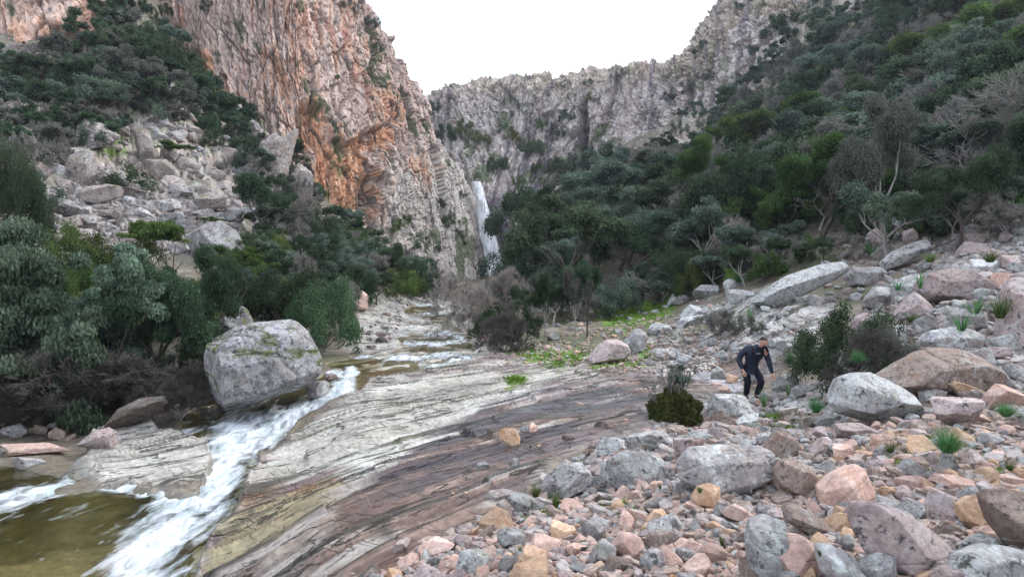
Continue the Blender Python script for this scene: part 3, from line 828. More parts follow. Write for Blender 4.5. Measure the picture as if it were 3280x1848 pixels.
back_prof = [
 [(400,290,172),(400,230,174),(400,170,190),(400,130,205),(405,108,212),(400,100,235)],
 [(440,290,168),(440,230,170),(438,175,186),(436,135,200),(438,100,208),(440,92,232)],
 [(468,290,160),(467,230,162),(466,178,178),(462,130,196),(462,92,204),(462,84,230)],
 [(486,290,158),(485,230,160),(484,181,166),(488,128,194),(490,87,202),(490,80,230)],
 [(515,290,158),(514,230,160),(515,184,170),(520,125,192),(522,84,200),(522,78,230)],
 [(550,290,156),(550,230,158),(552,180,176),(555,125,190),(556,84,198),(556,78,226)],
 [(578,290,154),(580,230,158),(582,180,178),(582,130,188),(582,80,196),(582,72,224)],
 [(610,280,150),(612,220,155),(614,170,174),(614,125,184),(612,75,190),(612,68,220)],
 [(650,260,144),(652,200,150),(652,150,166),(650,115,174),(648,74,182),(648,66,210)],
 [(675,240,138),(678,180,144),(680,135,156),(678,100,164),(674,68,172),(674,58,200)],
 [(700,220,132),(704,160,138),(705,120,148),(702,80,155),(696,42,162),(698,32,190)],
 [(740,190,125),(742,140,130),(742,105,138),(738,60,144),(732,8,150),(735,-10,176)],
 [(790,150,118),(790,110,122),(790,80,128),(788,40,134),(785,-12,140),(788,-30,166)],
 [(840,120,114),(842,80,118),(845,50,122),(846,20,126),(848,-2,130),(852,-10,156)],
 [(890,90,112),(892,50,116),(895,20,120),(898,0,124),(900,-15,128),(905,-25,150)],
]
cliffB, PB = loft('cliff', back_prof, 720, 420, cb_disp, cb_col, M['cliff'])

# rock crag at the upper left, above the wooded slope
crag_prof = [
 [(-160,60,74),(-160,0,77),(-150,-80,82),(-150,-160,100)],
 [(-60,60,72),(-60,0,75),(-55,-60,80),(-50,-140,98)],
 [(0,52,70),(0,10,73),(0,-50,78),(5,-120,96)],
 [(40,48,70),(40,5,73),(42,-50,78),(45,-110,96)],
 [(70,45,72),(72,10,75),(74,-40,80),(76,-90,96)],
 [(88,40,76),(90,10,80),(92,-25,84),(94,-60,98)],
 [(96,30,86),(98,5,90),(100,-20,94),(104,-50,104)],
]
def cr_disp(G, s, U, V):
    h, cd = rock_disp(G, s, .55, 500, .1); return h, cd
def cr_col(P, s, U, V, h, cd):
    c, w_ = cl_col(P, s, U * 0 + 250, V * 0 + 20, h, cd); return c, w_ * 0
cliffC, PC = loft('cliff', crag_prof, 260, 180, cr_disp, cr_col, M['cliff'])

# ------------------------------------------------------------------ waterfall
wf_rows = [(181,473,478.5),(186,473.5,481),(195,475,484),(210,477,488),(223,479,491),(245,481,498),(262,482,503),(276,483,504),(290,483,505)]
def fall_sheet(dist, grow_, seed, nu_=44, nv_=240):
    vv = np.linspace(181, 290, nv_)
    lft = np.interp(vv, [r[0] for r in wf_rows], [r[1] for r in wf_rows]) - grow_; rgt = np.interp(vv, [r[0] for r in wf_rows], [r[2] for r in wf_rows]) + grow_
    s_ = np.linspace(0, 1, nu_)[None] * np.ones((nv_, 1)); VV = vv[:, None] * np.ones((1, nu_))
    uu = lft[:, None] + (rgt - lft)[:, None] * s_ + .7 * fbm(VV * .12, s_ * 2, s_ * 0, 3, seed)
    dd = dist - 1.6 * np.sin(s_ * math.pi) + 1.0 * fbm(uu * .7, VV * .10, uu * 0, 4, seed + 1)
    P_ = np.stack([(uu - CX) / F * dd, dd, (CY - VV) / F * dd], -1)
    edge = ss(0, .22, s_) * ss(1, .78, s_)
    thin = np.clip(edge * 1.25 + .5 * fbm(s_ * 9, VV * .035, s_ * 0, 4, seed + 2) - .35 * ss(225, 285, VV) * (1 - edge), 0, 1)
    return P_.reshape(-1, 3), grid_faces(nv_, nu_), thin.ravel()
m, t = new_mat('falling_water')
tc = nd(t, "ShaderNodeTexCoord")
v = mapping(t, tc.outputs['Object'], (1.6, 1.6, .12))
n = noise_n(t, v, 1.4, 6, .7, .3)
b = finish(t, mixn(t, ramp(t, n, [(.35, 0), (.6, 1)]), (.86, .90, .97), (.97, .975, .99)), .6, bump_n(t, n, .6, .3))
tp_ = nd(t, "ShaderNodeBsdfTransparent"); mxs = nd(t, "ShaderNodeMixShader"); fa_ = nd(t, "ShaderNodeAttribute", attribute_name='thin')
am = nd(t, "ShaderNodeMath", operation='MULTIPLY_ADD'); t.links.new(n, am.inputs[0]); am.inputs[1].default_value = 1.0; t.links.new(fa_.outputs['Fac'], am.inputs[2])
mr_ = nd(t, "ShaderNodeMapRange"); mr_.inputs['From Min'].default_value = .45; mr_.inputs['From Max'].default_value = .95; t.links.new(am.outputs[0], mr_.inputs['Value'])
t.links.new(mr_.outputs[0], mxs.inputs[0]); t.links.new(tp_.outputs[0], mxs.inputs[1]); t.links.new(b.outputs[0], mxs.inputs[2])
t.links.new(mxs.outputs[0], [q for q in t.nodes if q.type == 'OUTPUT_MATERIAL'][0].inputs['Surface'])
wa = [fall_sheet(147, .7, 7), fall_sheet(145.6, 1.8, 27)]
struct(link('waterfall', mesh_np('waterfall', np.r_[wa[0][0], wa[1][0]], np.r_[wa[0][1], wa[1][1] + len(wa[0][0])], m, True, {'thin': ('f', np.r_[wa[0][2], wa[1][2] * .8])})))

# ------------------------------------------------------------------ stones
def ico(sub):
    import bmesh
    bm = bmesh.new(); bmesh.ops.create_icosphere(bm, subdivisions=sub, radius=1)
    v = np.array([x.co[:] for x in bm.verts]); f = np.array([[q.index for q in x.verts] for x in bm.faces]); bm.free()
    return v, f
ICO = {k: ico(k) for k in (2, 3, 4, 5, 6)}

def stone_shape(seed, sub=4, planes=11, soft=.03, rough=.05, blocky=.5, flat=1.0):
    rs = np.random.RandomState(seed)
    D, Fc = ICO[sub]
    nrm = rs.normal(size=(planes, 3)); nrm /= np.linalg.norm(nrm, axis=1)[:, None]
    dist = rs.uniform(.58, .92, planes)
    bx = np.array([[1, 0, 0], [-1, 0, 0], [0, 1, 0], [0, -1, 0], [0, 0, 1], [0, 0, -1]], float) + rs.normal(size=(6, 3)) * .3
    bx /= np.linalg.norm(bx, axis=1)[:, None]
    nrm = np.r_[nrm, bx]; dist = np.r_[dist, rs.uniform(.66, .86, 6) * (1.2 - blocky * .25)]
    dp = D @ nrm.T
    r = np.where(dp > .05, dist[None] / np.maximum(dp, .05), 9)
    r.sort(axis=1)
    rr = r[:, 0]; second = r[:, 1]
    rr = rr - soft * np.exp(-(second - rr) / (soft * 1.5 + 1e-4)) * .9           # worn edges
    P = D * rr[:, None]
    o = seed * 3.7
    rr2 = fbm(P[:, 0] * 2.2 + o, P[:, 1] * 2.2, P[:, 2] * 2.2, 5, seed) * rough * 1.6 + ridged(P[:, 0] * 3.5 + o, P[:, 1] * 3.5, P[:, 2] * 3.5, 3, seed + 5) * rough * .35
    for k in range(2):
        n = rs.normal(size=3); n /= np.linalg.norm(n)
        t_ = P @ n + rs.uniform(-.4, .4) + .07 * fbm(P[:, 0] * 2, P[:, 1] * 2, P[:, 2] * 2, 2, seed + k)
        rr2 = rr2 - .03 * np.exp(-(t_ / .035) ** 2) + .02 * np.sign(t_) * (k == 0)
    P = P * (1 + rr2)[:, None]
    return P

M['rock_pink'] = mat_rock('rock_pink', (.60, .40, .33), (.42, .28, .24), (.68, .52, .45), .0, (.46, .44, .42), (.50, .24, .12), .5)
M['rock_tan'] = mat_rock('rock_tan', (.54, .35, .22), (.36, .23, .16), (.64, .48, .36), .0, (.5, .48, .44), (.55, .24, .10), .5)
M['rock_grey'] = mat_rock('rock_grey', (.28, .265, .27), (.19, .18, .185), (.40, .38, .37), .55, (.50, .53, .52), (.28, .19, .14), .4, .25)
M['rock_white'] = mat_rock('rock_white', (.36, .355, .35), (.22, .21, .22), (.50, .49, .48), .85, (.60, .62, .61), (.30, .24, .18), .2, .3)
M['rock_brown'] = mat_rock('rock_brown', (.27, .20, .165), (.17, .125, .11), (.36, .29, .25), .35, (.44, .45, .44), (.32, .17, .10), .5)
M['rock_mauve'] = mat_rock('rock_mauve', (.42, .33, .32), (.30, .23, .23), (.54, .45, .42), .35, (.48, .48, .50), (.42, .22, .16), .5, .1)
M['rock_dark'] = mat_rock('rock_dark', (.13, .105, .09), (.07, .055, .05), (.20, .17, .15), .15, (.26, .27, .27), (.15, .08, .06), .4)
M['rock_pale'] = mat_rock('rock_pale', (.31, .295, .285), (.19, .175, .175), (.44, .42, .41), .6, (.54, .54, .55), (.34, .27, .20), .3, .15, .45)
M['rock_boulder'] = mat_rock('rock_boulder', (.25, .24, .245), (.13, .12, .13), (.38, .36, .35), .75, (.52, .52, .54), (.26, .19, .09), .3, .8, .75)
M['rock_out'] = mat_rock('rock_outcrop', (.31, .26, .24), (.19, .16, .15), (.42, .37, .34), .5, (.46, .44, .43), (.38, .22, .12), .4, .5, .35)

NST = [0]
def outline_shape(pts, front, sub, back, soft, rough, seed):
    """stone bounded by planes whose widest section matches the given outline (units: picture px at its own distance)"""
    pts = np.array(pts, float); c = (pts.max(0) + pts.min(0)) / 2
    q = np.c_[pts[:, 0] - c[0], c[1] - pts[:, 1]]
    # convex hull
    idx = sorted(range(len(q)), key=lambda i: (q[i, 0], q[i, 1]))
    def half(seq):
        h = []
        for i in seq:
            while len(h) > 1 and np.cross(q[h[-1]] - q[h[-2]], q[i] - q[h[-1]]) <= 0: h.pop()
            h.append(i)
        return h[:-1]
    H = q[half(idx) + half(idx[::-1])]
    rs = np.random.RandomState(seed); nr, ds = [], []
    for a, b in zip(H, np.roll(H, -1, 0)):
        e = b - a; n = np.array([e[1], -e[0]]); n /= np.linalg.norm(n) + 1e-9; dd_ = n @ a
        for s_ in (-1, 1):
            k = rs.uniform(.25, .55) if s_ < 0 else .3
            nn = np.array([n[0], s_ * k, n[1]]); L = np.linalg.norm(nn); nr.append(nn / L); ds.append(dd_ / L)
    R_ = np.abs(q).max()
    m_ = np.abs(q).max(0).mean()
    for f in front:
        n = np.array(f[:3], float); L = np.linalg.norm(n); nr.append(n / L); ds.append(f[3] * m_)
    nr.append([0, 1, 0]); ds.append(back * m_)
    nr = np.array(nr); ds = np.maximum(np.array(ds), m_ * .12)
    D, Fc = ICO[sub]
    dp = D @ nr.T; r = np.where(dp > .02, ds[None] / np.maximum(dp, .02), 1e6); r.sort(axis=1)
    rr = r[:, 0] - soft * m_ * np.exp(-(r[:, 1] - r[:, 0]) / (soft * m_ * 1.5 + 1e-6)) * .9
    P = D * rr[:, None]; g = P / m_; o = seed * 3.7
    w_ = fbm(g[:, 0] * 1.6 + o, g[:, 1] * 1.6, g[:, 2] * 1.6, 5, seed) * rough * 1.5 + ridged(g[:, 0] * 2.5 + o, g[:, 1] * 2.5, g[:, 2] * 4.5, 3, seed + 5) * rough * .4
    # a few shallow joints
    for k in range(3):
        n = rs.normal(size=3); n /= np.linalg.norm(n)
        t_ = g @ n + rs.uniform(-.5, .5) + .08 * fbm(g[:, 0] * 2, g[:, 1] * 2, g[:, 2] * 2, 2, seed + k)
        w_ = w_ - .035 * np.exp(-(t_ / .03) ** 2)
    return P * (1 + w_)[:, None]

def stone(u, v, wpx, hpx, mat, label, d=None, roll=0.0, seed=None, sub=5, name='rock', cat='rock', group=None, depth=.9, planes=11, rough=.04, blocky=.5, soft=.018, sink=.0, outline=None, front=None, back=.8):
    """one stone whose outline spans wpx x hpx seen from the photo point, resting on the ground at its foot"""
    NST[0] += 1
    seed = seed if seed is not None else NST[0] * 13 + 5
    if d is None:
        h_ = hit(u, v + hpx * .38)
        if h_ is None: return None
        d = h_.y
    if outline is None: outline = OUTL.get((u, v))
    if outline is not None:
        o_, fr_ = outline if isinstance(outline, tuple) else (outline, None)
        rs_ = random.Random(seed)
        if fr_ is None:
            tw = rs_.uniform(-.5, .5); fr_ = [(tw, -1, .35, rs_.uniform(.5, .75)), (tw * -1.2, -1, rs_.uniform(-.4, .1), rs_.uniform(.6, .8)), (rs_.uniform(-.3, .3), -.6, 1, rs_.uniform(.55, .75))]
        P = outline_shape(o_, fr_, max(sub, 5), back, soft * .7, rough * .55, seed) * d / F
        pa = np.array(o_, float); cu, cv = (pa.max(0) + pa.min(0)) / 2
        me = mesh_np(name, P, ICO[max(sub, 5)][1], M[mat], False)
        o = link(name, me, None, unproj(cu, cv, d)); tag(o, label, cat, group)
        w__, h__ = pa.max(0) - pa.min(0); STONES.append((cu, cv, w__, h__, d))
        return o
    W, H = wpx * d / F, hpx * d / F * (1 + sink)
    Dp = (W + H) / 2 * depth
    P = stone_shape(seed, sub, planes, soft, rough, blocky)
    rs = random.Random(seed)
    yaw = Euler((rs.uniform(-.3, .3), 0, rs.uniform(0, 6.28))).to_matrix()
    P = P @ np.array(yaw).T
    P = P * np.array([1, 1, .8])
    # elongate before rolling so that a tilted slab keeps its length along the tilt
    if roll:
        ca, sa = math.cos(R(roll)), math.sin(R(roll))
        # solve half sizes of the box whose rolled outline is W x H
        c_, s_ = abs(ca), abs(sa)
        det = c_ * c_ - s_ * s_
        if abs(det) > .15:
            w0 = (W * c_ - H * s_) / det; h0 = (H * c_ - W * s_) / det
        else: w0, h0 = W, H * .5
        w0 = max(w0, W * .35); h0 = max(h0, H * .25)
        P = P - (P.max(0) + P.min(0)) / 2
        P = P / ((P.max(0) - P.min(0)) / 2) * np.array([w0, Dp, h0]) / 2
        P = P @ np.array([[ca, 0, -sa], [0, 1, 0], [sa, 0, ca]]).T
        P = P @ np.array([[1, 0, 0], [0, 1, 0], [0, 0, 1]])
    P = P - (P.max(0) + P.min(0)) / 2
    P = P / ((P.max(0) - P.min(0)) / 2) * np.array([W, Dp, H]) / 2
    me = mesh_np(name, P, ICO[sub][1], M[mat], False)
    c = unproj(u, v, d + Dp * .3)
    if sink: c.z -= H * sink * .5
    o = link(name, me, None, c)
    tag(o, label, cat, group)
    STONES.append((u, v, wpx, hpx, d))
    return o
STONES = []
OUTL = {
 (266,365): ([(208,342),(235,325),(290,317),(299,323),(308,332),(320,353),(323,364),(321,374),(310,385),(266,400),(226,412),(219,406),(206,385),(202,365)], [(.05,-.82,.50,.68),(-.74,-.62,-.12,.80),(.12,-.95,-.25,.68),(.0,-.42,.92,.72),(.7,-.7,.1,.82)]),
 (880,402): ([(829,402),(841,375),(852,371),(874,370),(900,385),(915,395),(929,414),(920,431),(895,430),(872,421),(836,413)], [(.22,-.5,.85,.48),(.1,-.75,-.65,.55),(-.2,-.95,.1,.7)]),
 (728,472): ([(676,462),(690,446),(720,443),(760,444),(776,452),(776,470),(760,485),(728,497),(715,503),(695,490),(678,478)], [(.05,-.9,.3,.5),(0,-.5,.87,.5),(-.6,-.8,0,.75),(.2,-.8,-.5,.6)]),
 (784,444): [(762,447),(776,430),(784,428),(800,442),(807,456),(795,460),(776,461)],
 (796,480): ([(773,470),(781,458),(795,457),(812,466),(818,475),(813,495),(809,504),(790,496),(777,482)], [(-.55,-.8,.2,.6),(.4,-.9,-.1,.6),(0,-.5,.85,.8)]),
 (849,487): [(817,487),(835,472),(857,462),(866,470),(880,502),(850,510),(820,508)],
 (905,542): ([(853,530),(858,503),(875,500),(910,512),(945,540),(956,552),(950,577),(905,583),(870,560)], [(.4,-.7,.6,.5),(-.6,-.8,.05,.55),(.1,-.9,-.3,.7)]),
 (937,562): ([(922,556),(944,547),(952,556),(951,572),(930,578),(923,568)], [(-.3,-.9,.1,.7),(.1,-.4,.9,.75),(.8,-.6,0,.75)]),
 (977,515): ([(959,505),(975,494),(992,500),(995,520),(1002,536),(975,532),(961,520)], [(.35,-.9,-.2,.65),(-.4,-.6,.6,.65)]),
 (800,283): ([(749,303),(757,293),(785,275),(820,262),(843,260),(851,268),(842,276),(810,292),(785,305),(765,307)], [(-.25,-.45,.85,.22),(.2,-.85,-.5,.26)]),
 (610,352): [(587,357),(596,346),(606,339),(616,338),(628,344),(632,352),(626,359),(605,363),(590,366)],
 (636,341): [(622,341),(630,333),(637,326),(643,328),(648,336),(645,352),(630,356),(624,347)],
 (934,372): ([(868,392),(880,375),(905,358),(930,345),(960,347),(985,358),(1000,372),(998,392),(950,400),(900,396)], [(-.05,-.5,.86,.42),(.1,-.95,-.05,.6)]),
 (1016,312): [(1001,350),(1005,320),(1012,285),(1020,272),(1040,272),(1048,350),(1025,354)],
 (638,470): ([(602,478),(606,460),(622,450),(640,447),(662,458),(675,470),(674,484),(650,493),(620,492)], [(.05,-.85,.5,.5),(-.6,-.8,0,.7),(.6,-.8,0,.7)]),
 (567,480): ([(540,488),(545,475),(562,462),(575,463),(590,470),(594,480),(585,490),(565,500),(548,498)], [(-.2,-.75,.6,.55),(.5,-.85,0,.65),(-.4,-.9,-.2,.7)]),
 (216,238): ([(185,240),(196,228),(218,216),(238,232),(248,258),(220,264),(195,256)], [(.3,-.6,.7,.4),(-.3,-.9,.1,.6)]),
 (100,194): ([(79,198),(84,186),(105,183),(122,186),(118,197),(100,205),(84,203)], [(.3,-.9,-.3,.4),(-.1,-.5,.8,.5)]),
 (208,200): ([(190,205),(196,196),(212,190),(226,196),(226,208),(205,211)], [(0,-.6,.8,.45),(0,-.8,-.6,.5)]),
 (906,254): ([(882,262),(890,252),(915,240),(931,237),(930,248),(905,264),(885,271)], [(-.2,-.5,.85,.3),(.2,-.9,-.4,.4)]),
 (356,299): [(345,300),(346,290),(360,288),(369,295),(368,309),(358,312),(347,308)],
 (771,546): [(745,540),(750,520),(768,513),(785,520),(795,545),(800,577),(760,584),(747,565)],
 (797,556): ([(775,552),(785,532),(800,533),(817,545),(820,577),(795,584),(782,570)], [(-.3,-.75,.6,.5),(.4,-.9,0,.6)]),
 (811,524): ([(782,510),(790,501),(810,510),(835,528),(841,540),(830,546),(808,536),(785,520)], [(.3,-.6,.7,.3),(-.1,-.9,-.3,.4)]),
 (956,284): ([(917,290),(925,273),(945,268),(975,270),(995,282),(992,298),(955,303),(925,301)], [(0,-.6,.8,.5),(0,-1,0,.6)]),
 (915,305): [(893,315),(905,300),(915,290),(930,303),(938,316),(925,321),(900,320)],
 (134,413): [(100,430),(118,408),(140,397),(165,395),(168,402),(150,418),(120,430)],
 (850,564): [(816,548),(825,541),(845,550),(870,570),(884,585),(840,590),(820,570)],
 (990,566): [(944,572),(965,553),(1000,544),(1035,552),(1040,590),(950,590)],
 (1018,528): [(985,500),(995,488),(1020,488),(1050,500),(1050,560),(1015,556),(995,530)],
 (866,276): ([(846,276),(852,266),(880,265),(887,272),(886,282),(865,288),(850,285)], [(0,-.95,-.1,.5),(0,-.5,.85,.5)]),
 (898,336): [(874,336),(880,326),(900,324),(922,330),(923,342),(905,349),(880,347)],
 (952,340): ([(921,340),(930,330),(955,325),(980,332),(983,345),(960,353),(930,352)], [(0,-.6,.8,.4),(0,-1,0,.55)]),
}

# ---- the big boulder in the stream and its neighbours
BIG = [
 # (u, v, w, h, mat, label, kwargs)
 (266,365,114,95,'rock_boulder','huge pale grey boulder with mossy cracks overhanging the rushing stream',dict(back=1.3,soft=.006,d=18.6,seed=77,sub=6,name='boulder',cat='boulder',depth=.8,planes=7,rough=.035,blocky=.9,roll=-14)),
 (230,322,50,34,'rock_boulder','pale humped boulder with dark moss spots just behind the huge stream boulder',dict(d=23.5,seed=12,sub=5,name='boulder',cat='boulder')),
 (318,394,25,28,'rock_grey','small wedge of stone jammed under the huge boulder beside the white water',dict(d=19.6,seed=31)),
 (242,401,46,17,'rock_dark','dark wet stone in the shade under the left of the huge boulder',dict(d=20.2,depth=1.5)),  # added stone: blocks light so the gap under the boulder goes dark
 (284,391,54,16,'rock_dark','dark wet stone in the shade under the middle of the huge boulder',dict(d=21.2,depth=1.5)),  # second added stone, deepening the shadow under the boulder
 (331,379,14,12,'rock_brown','wet brown stone with water spilling past it above the chute',dict(d=22.0)),
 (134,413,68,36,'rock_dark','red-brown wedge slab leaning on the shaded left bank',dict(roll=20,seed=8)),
 (100,440,40,26,'rock_mauve','lumpy grey stone at the head of the pale rock island',dict()),
 (15,432,26,15,'rock_grey','grey angular stone under the shaded trees at the left edge',dict()),
 (21,405,27,16,'rock_grey','pale grey stone deep under the shaded trees at the left edge',dict()),
 (30,462,36,16,'rock_grey','rounded pale stone half in the brown water at left',dict()),
 (34,450,76,15,'rock_pink','low pinkish ledge of rock along the left water edge',dict(d=16.5,depth=.5)),
 (356,299,26,23,'rock_pink','pinkish square boulder on the left bank beside the upper stream',dict(d=44,name='boulder',cat='boulder',blocky=.9)),
 (610,352,46,29,'rock_mauve','broad faceted grey boulder, left of the pair on the slab',dict(name='boulder',cat='boulder',sub=5,seed=21,planes=9)),
 (636,341,26,30,'rock_grey','tall tilted grey boulder, right of the pair on the slab',dict(d=24.5,name='boulder',cat='boulder',roll=35,seed=5)),
 # upper right bank
 (800,283,104,40,'rock_white','long tilted slab of lichen-covered rock lying above the grey thicket',dict(d=27,roll=17,seed=40,sub=6,name='boulder',cat='boulder',depth=.45,planes=8,blocky=1.0)),
 (866,276,42,22,'rock_pale','dark-fronted block at the upper end of the long tilted slab',dict(d=27,blocky=.9)),
 (906,254,52,34,'rock_pale','tilted slab rock under the pale-trunked trees on the right bank',dict(d=28,roll=22,depth=.6)),
 (956,284,80,34,'rock_mauve','wide purplish-grey boulder with a green clump at its left end',dict(d=17,roll=-6,sub=5,name='boulder',cat='boulder',blocky=.8)),
 (1006,282,32,20,'rock_pink','pinkish stone between the purplish boulder and the tall edge rock',dict(d=16)),
 (915,305,46,30,'rock_mauve','triangular pinkish-grey boulder behind the grey thicket',dict(d=16.5,planes=7)),
 (898,336,50,24,'rock_white','white lichen-blotched rock at the right side of the grey thicket',dict(d=14,name='boulder',cat='boulder')),
 (952,340,62,28,'rock_white','pale layered rock above the great brown-fronted boulder',dict(d=13.5,name='boulder',cat='boulder')),
 (934,372,128,56,'rock_brown','great flat boulder with pale lichen top and brown front at right',dict(d=11,roll=-10,sub=6,seed=52,name='boulder',cat='boulder',depth=.7,blocky=.8,planes=8)),
 (1016,312,34,80,'rock_mauve','tall standing rock cut by the right edge of the picture',dict(d=11,depth=.7,sub=5,name='boulder',cat='boulder')),
 (1003,355,32,18,'rock_mauve','grey stone below the tall standing edge rock',dict(d=12)),
 (706,292,28,16,'rock_white','white stone with yellow moss on its right shoulder, leftmost of the bank rocks',dict(d=29)),
 (741,297,30,17,'rock_white','white rock with a mossy split touching the low end of the long slab',dict(d=28)),
 (734,285,26,14,'rock_white','white rock below the dark mossy stone on the right bank',dict(d=30)),
 (692,313,24,18,'rock_white','pale rock left of the small grey bush on the bank',dict(d=29)),
 (732,332,26,16,'rock_white','tilted pale block under the two small grey bushes',dict(d=22,roll=25)),
 (711,344,22,12,'rock_white','rounded white stone on moss left of the hiker',dict(d=21)),
 (690,322,30,16,'rock_white','low pale ledge stone on the bank above the slab',dict(d=26,roll=10)),
 (660,330,26,16,'rock_pale','pale ledge stone right of the boulder pair',dict(d=28,roll=12)),
 (680,300,24,16,'rock_pale','pale rock at the foot of the yellow-green bush',dict(d=32)),
 # around the hiker and the mid right
 (880,402,104,60,'rock_white','large smooth pale boulder with a dark undercut, right of the hiker',dict(d=9.4,roll=-10,seed=64,sub=6,name='boulder',cat='boulder',depth=.8,planes=8,blocky=.8,rough=.035)),
 (730,408,52,32,'rock_white','low rugged white-lichen rock below the hiker',dict(d=11.0,sub=5,rough=.09)),
 (765,402,18,14,'rock_pink','small reddish stone at the right end of the rugged white rock',dict(d=11.2,seed=3)),
 (747,422,30,18,'rock_white','white flat-topped stone on the rubble below the hiker',dict(d=9.6)),
 (718,374,20,16,'rock_white','white stone beside an orange stone left of the hiker',dict(d=16)),
 (731,380,15,13,'rock_tan','orange-faced stone left of the hiker',dict(d=15.5)),
 (716,386,12,9,'rock_pink','small pinkish stone on the purple slab left of the hiker',dict(d=14.5)),
 (724,389,15,8,'rock_pink','flat pinkish stone just left of the hiker boots',dict(d=14.2)),
 (755,378,22,20,'rock_grey','grey stone in front of the right boot of the hiker',dict(d=17.6,depth=.6)) ,
 (788,384,34,20,'rock_white','pale rocky block right of the hiker',dict(d=13.5)),
 (806,424,16,20,'rock_brown','upright brownish stone left of the pale undercut boulder',dict(d=8.6)),
 (826,422,28,19,'rock_grey','dark grey stone at the left foot of the pale undercut boulder',dict(d=8.6)),
 (860,432,56,20,'rock_mauve','flat lichen-streaked stone under the pale undercut boulder',dict(d=8.2)),
 (820,449,25,26,'rock_mauve','grey-pink block right of the dark pyramid stone',dict(d=7.5)),
 (784,444,46,34,'rock_brown','dark brownish pyramid-shaped stone leaning on the lichen block',dict(d=7.0,seed=90,planes=7)),
 (728,472,98,58,'rock_grey','wide grey block splashed with white lichen in the middle of the rubble',dict(d=6.3,seed=44,sub=6,name='boulder',cat='boulder',blocky=.9,planes=7)),
 (654,444,58,30,'rock_white','white-speckled rugged rock below the green bush',dict(d=8.6,sub=5,rough=.09)),
 (611,447,36,24,'rock_white','white blotched stone at the upper left of the rubble',dict(d=8.8)),
 (638,470,74,46,'rock_grey','big grey boulder frosted with white lichen, right of its lone grey neighbour',dict(d=7.2,seed=47,sub=6,name='boulder',cat='boulder')),
 (567,480,55,42,'rock_grey','lone grey-green boulder at the left end of the big stones',dict(d=7.0,seed=58,sub=6,name='boulder',cat='boulder')),
 (530,504,46,24,'rock_grey','long low grey stone on the edge of the dark slab',dict(d=6.6,roll=-18)),
 (690,458,34,44,'rock_mauve','upright mottled stone between the lichen block and the frosted boulder',dict(d=6.9)),
 (796,480,46,50,'rock_brown','faceted grey and brown stone with a sharp point below the pyramid stone',dict(d=5.9,seed=95,planes=7,sub=5,rough=.03)),
 (760,482,34,26,'rock_brown','small rough brown stone wedged left of the faceted stone',dict(d=5.8)),
 (849,487,66,52,'rock_pink','broad triangular pink slab standing in the rubble',dict(d=5.6,seed=103,planes=6,sub=5,depth=.6)),
 (706,500,31,30,'rock_tan','tan angular block under the left corner of the lichen block',dict(d=5.4)),
 (738,514,36,22,'rock_pink','creased pinkish stone right of the tan angular block',dict(d=5.2,roll=-20)),
 (811,524,62,48,'rock_brown','long brownish slab slanting down to the right',dict(d=4.8,roll=-36,seed=33,sub=5,depth=.45,blocky=1.0)),
 (771,546,56,66,'rock_grey','large rough grey stone at the bottom edge, left of the pink wedge',dict(d=4.4,sub=6,seed=61)),
 (797,556,46,52,'rock_pink','smooth pink wedge with a pale cleaved face at the bottom edge',dict(d=4.0,seed=71,planes=6,sub=5,rough=.03)),
 (850,564,70,46,'rock_grey','grey stone with a pale rounded top at the bottom edge',dict(d=3.9,roll=-28,sub=5)),
 (905,542,106,84,'rock_mauve','largest pink and grey slab stone in the bottom right rubble',dict(d=4.3,seed=115,roll=-32,sub=6,name='boulder',cat='boulder',depth=.6,planes=7)),
 (937,562,32,30,'rock_tan','bright orange cube-shaped stone at the bottom right',dict(d=3.7,seed=120,planes=4,blocky=1.0,rough=.025)),
 (977,515,38,43,'rock_tan','brown-tan block with a shaded face near the right edge',dict(d=4.6,seed=121,planes=5,blocky=1.0)),
 (1018,528,62,80,'rock_brown','tall dark grey stone leaning out of the right edge of the picture',dict(d=4.1,roll=-30,sub=5,seed=124)),
 (980,546,50,26,'rock_grey','bluish lichen stone under the brown-tan block',dict(d=4.2)),
 (990,566,84,40,'rock_white','pale green-grey stone filling the bottom right corner',dict(d=3.6,sub=6,seed=130)),
 (883,445,26,26,'rock_pink','rounded orange-pink stone in the rubble under the undercut boulder',dict(d=7.2)),
 (867,456,29,13,'rock_tan','oval tan stone left of the orange-pink one',dict(d=6.9,depth=.7)),
 (843,453,22,18,'rock_pink','pink stone between grey-pink block and oval tan stone',dict(d=7.0)),
 (953,415,50,38,'rock_mauve','split grey-pink stone right of the undercut boulder',dict(d=8.4,sub=5)),
 (927,386,36,17,'rock_brown','reddish-brown stone on top of the rubble behind the undercut boulder',dict(d=9.5)),
 (969,391,50,24,'rock_tan','tan slab stone right of the reddish-brown one',dict(d=9.2,roll=-16)),
 (1006,398,46,30,'rock_pink','smooth pink boulder at the right edge above the feathery plant',dict(d=8.4,sub=5)),
 (981,418,38,19,'rock_pink','pale pink flat stone below the smooth pink boulder',dict(d=7.9,roll=-14)),
 (946,464,19,26,'rock_grey','upright grey pointed stone under the feathery plant',dict(d=6.4,planes=6)),
 (990,441,25,18,'rock_grey','pale bluish stone right of the feathery plant',dict(d=7.1)),
 (948,510,42,42,'rock_mauve','dark purplish stone left of the brown-tan block',dict(d=4.9)),
 (913,485,45,17,'rock_pink','flat pink stone right of the triangular pink slab',dict(d=5.8,roll=-4)),
 (963,483,70,22,'rock_pink','long pink stone running towards the right edge',dict(d=5.5,roll=-10,depth=.6)),
 (1008,481,38,17,'rock_pink','pale pink stone at the right edge of the rubble',dict(d=5.5,roll=-12)),
 (1008,497,34,16,'rock_tan','pale tan stone above the tall dark edge stone',dict(d=5.0)),
 (996,458,22,16,'rock_pink','small pale pink stone on the mossy patch at right',dict(d=6.6)),
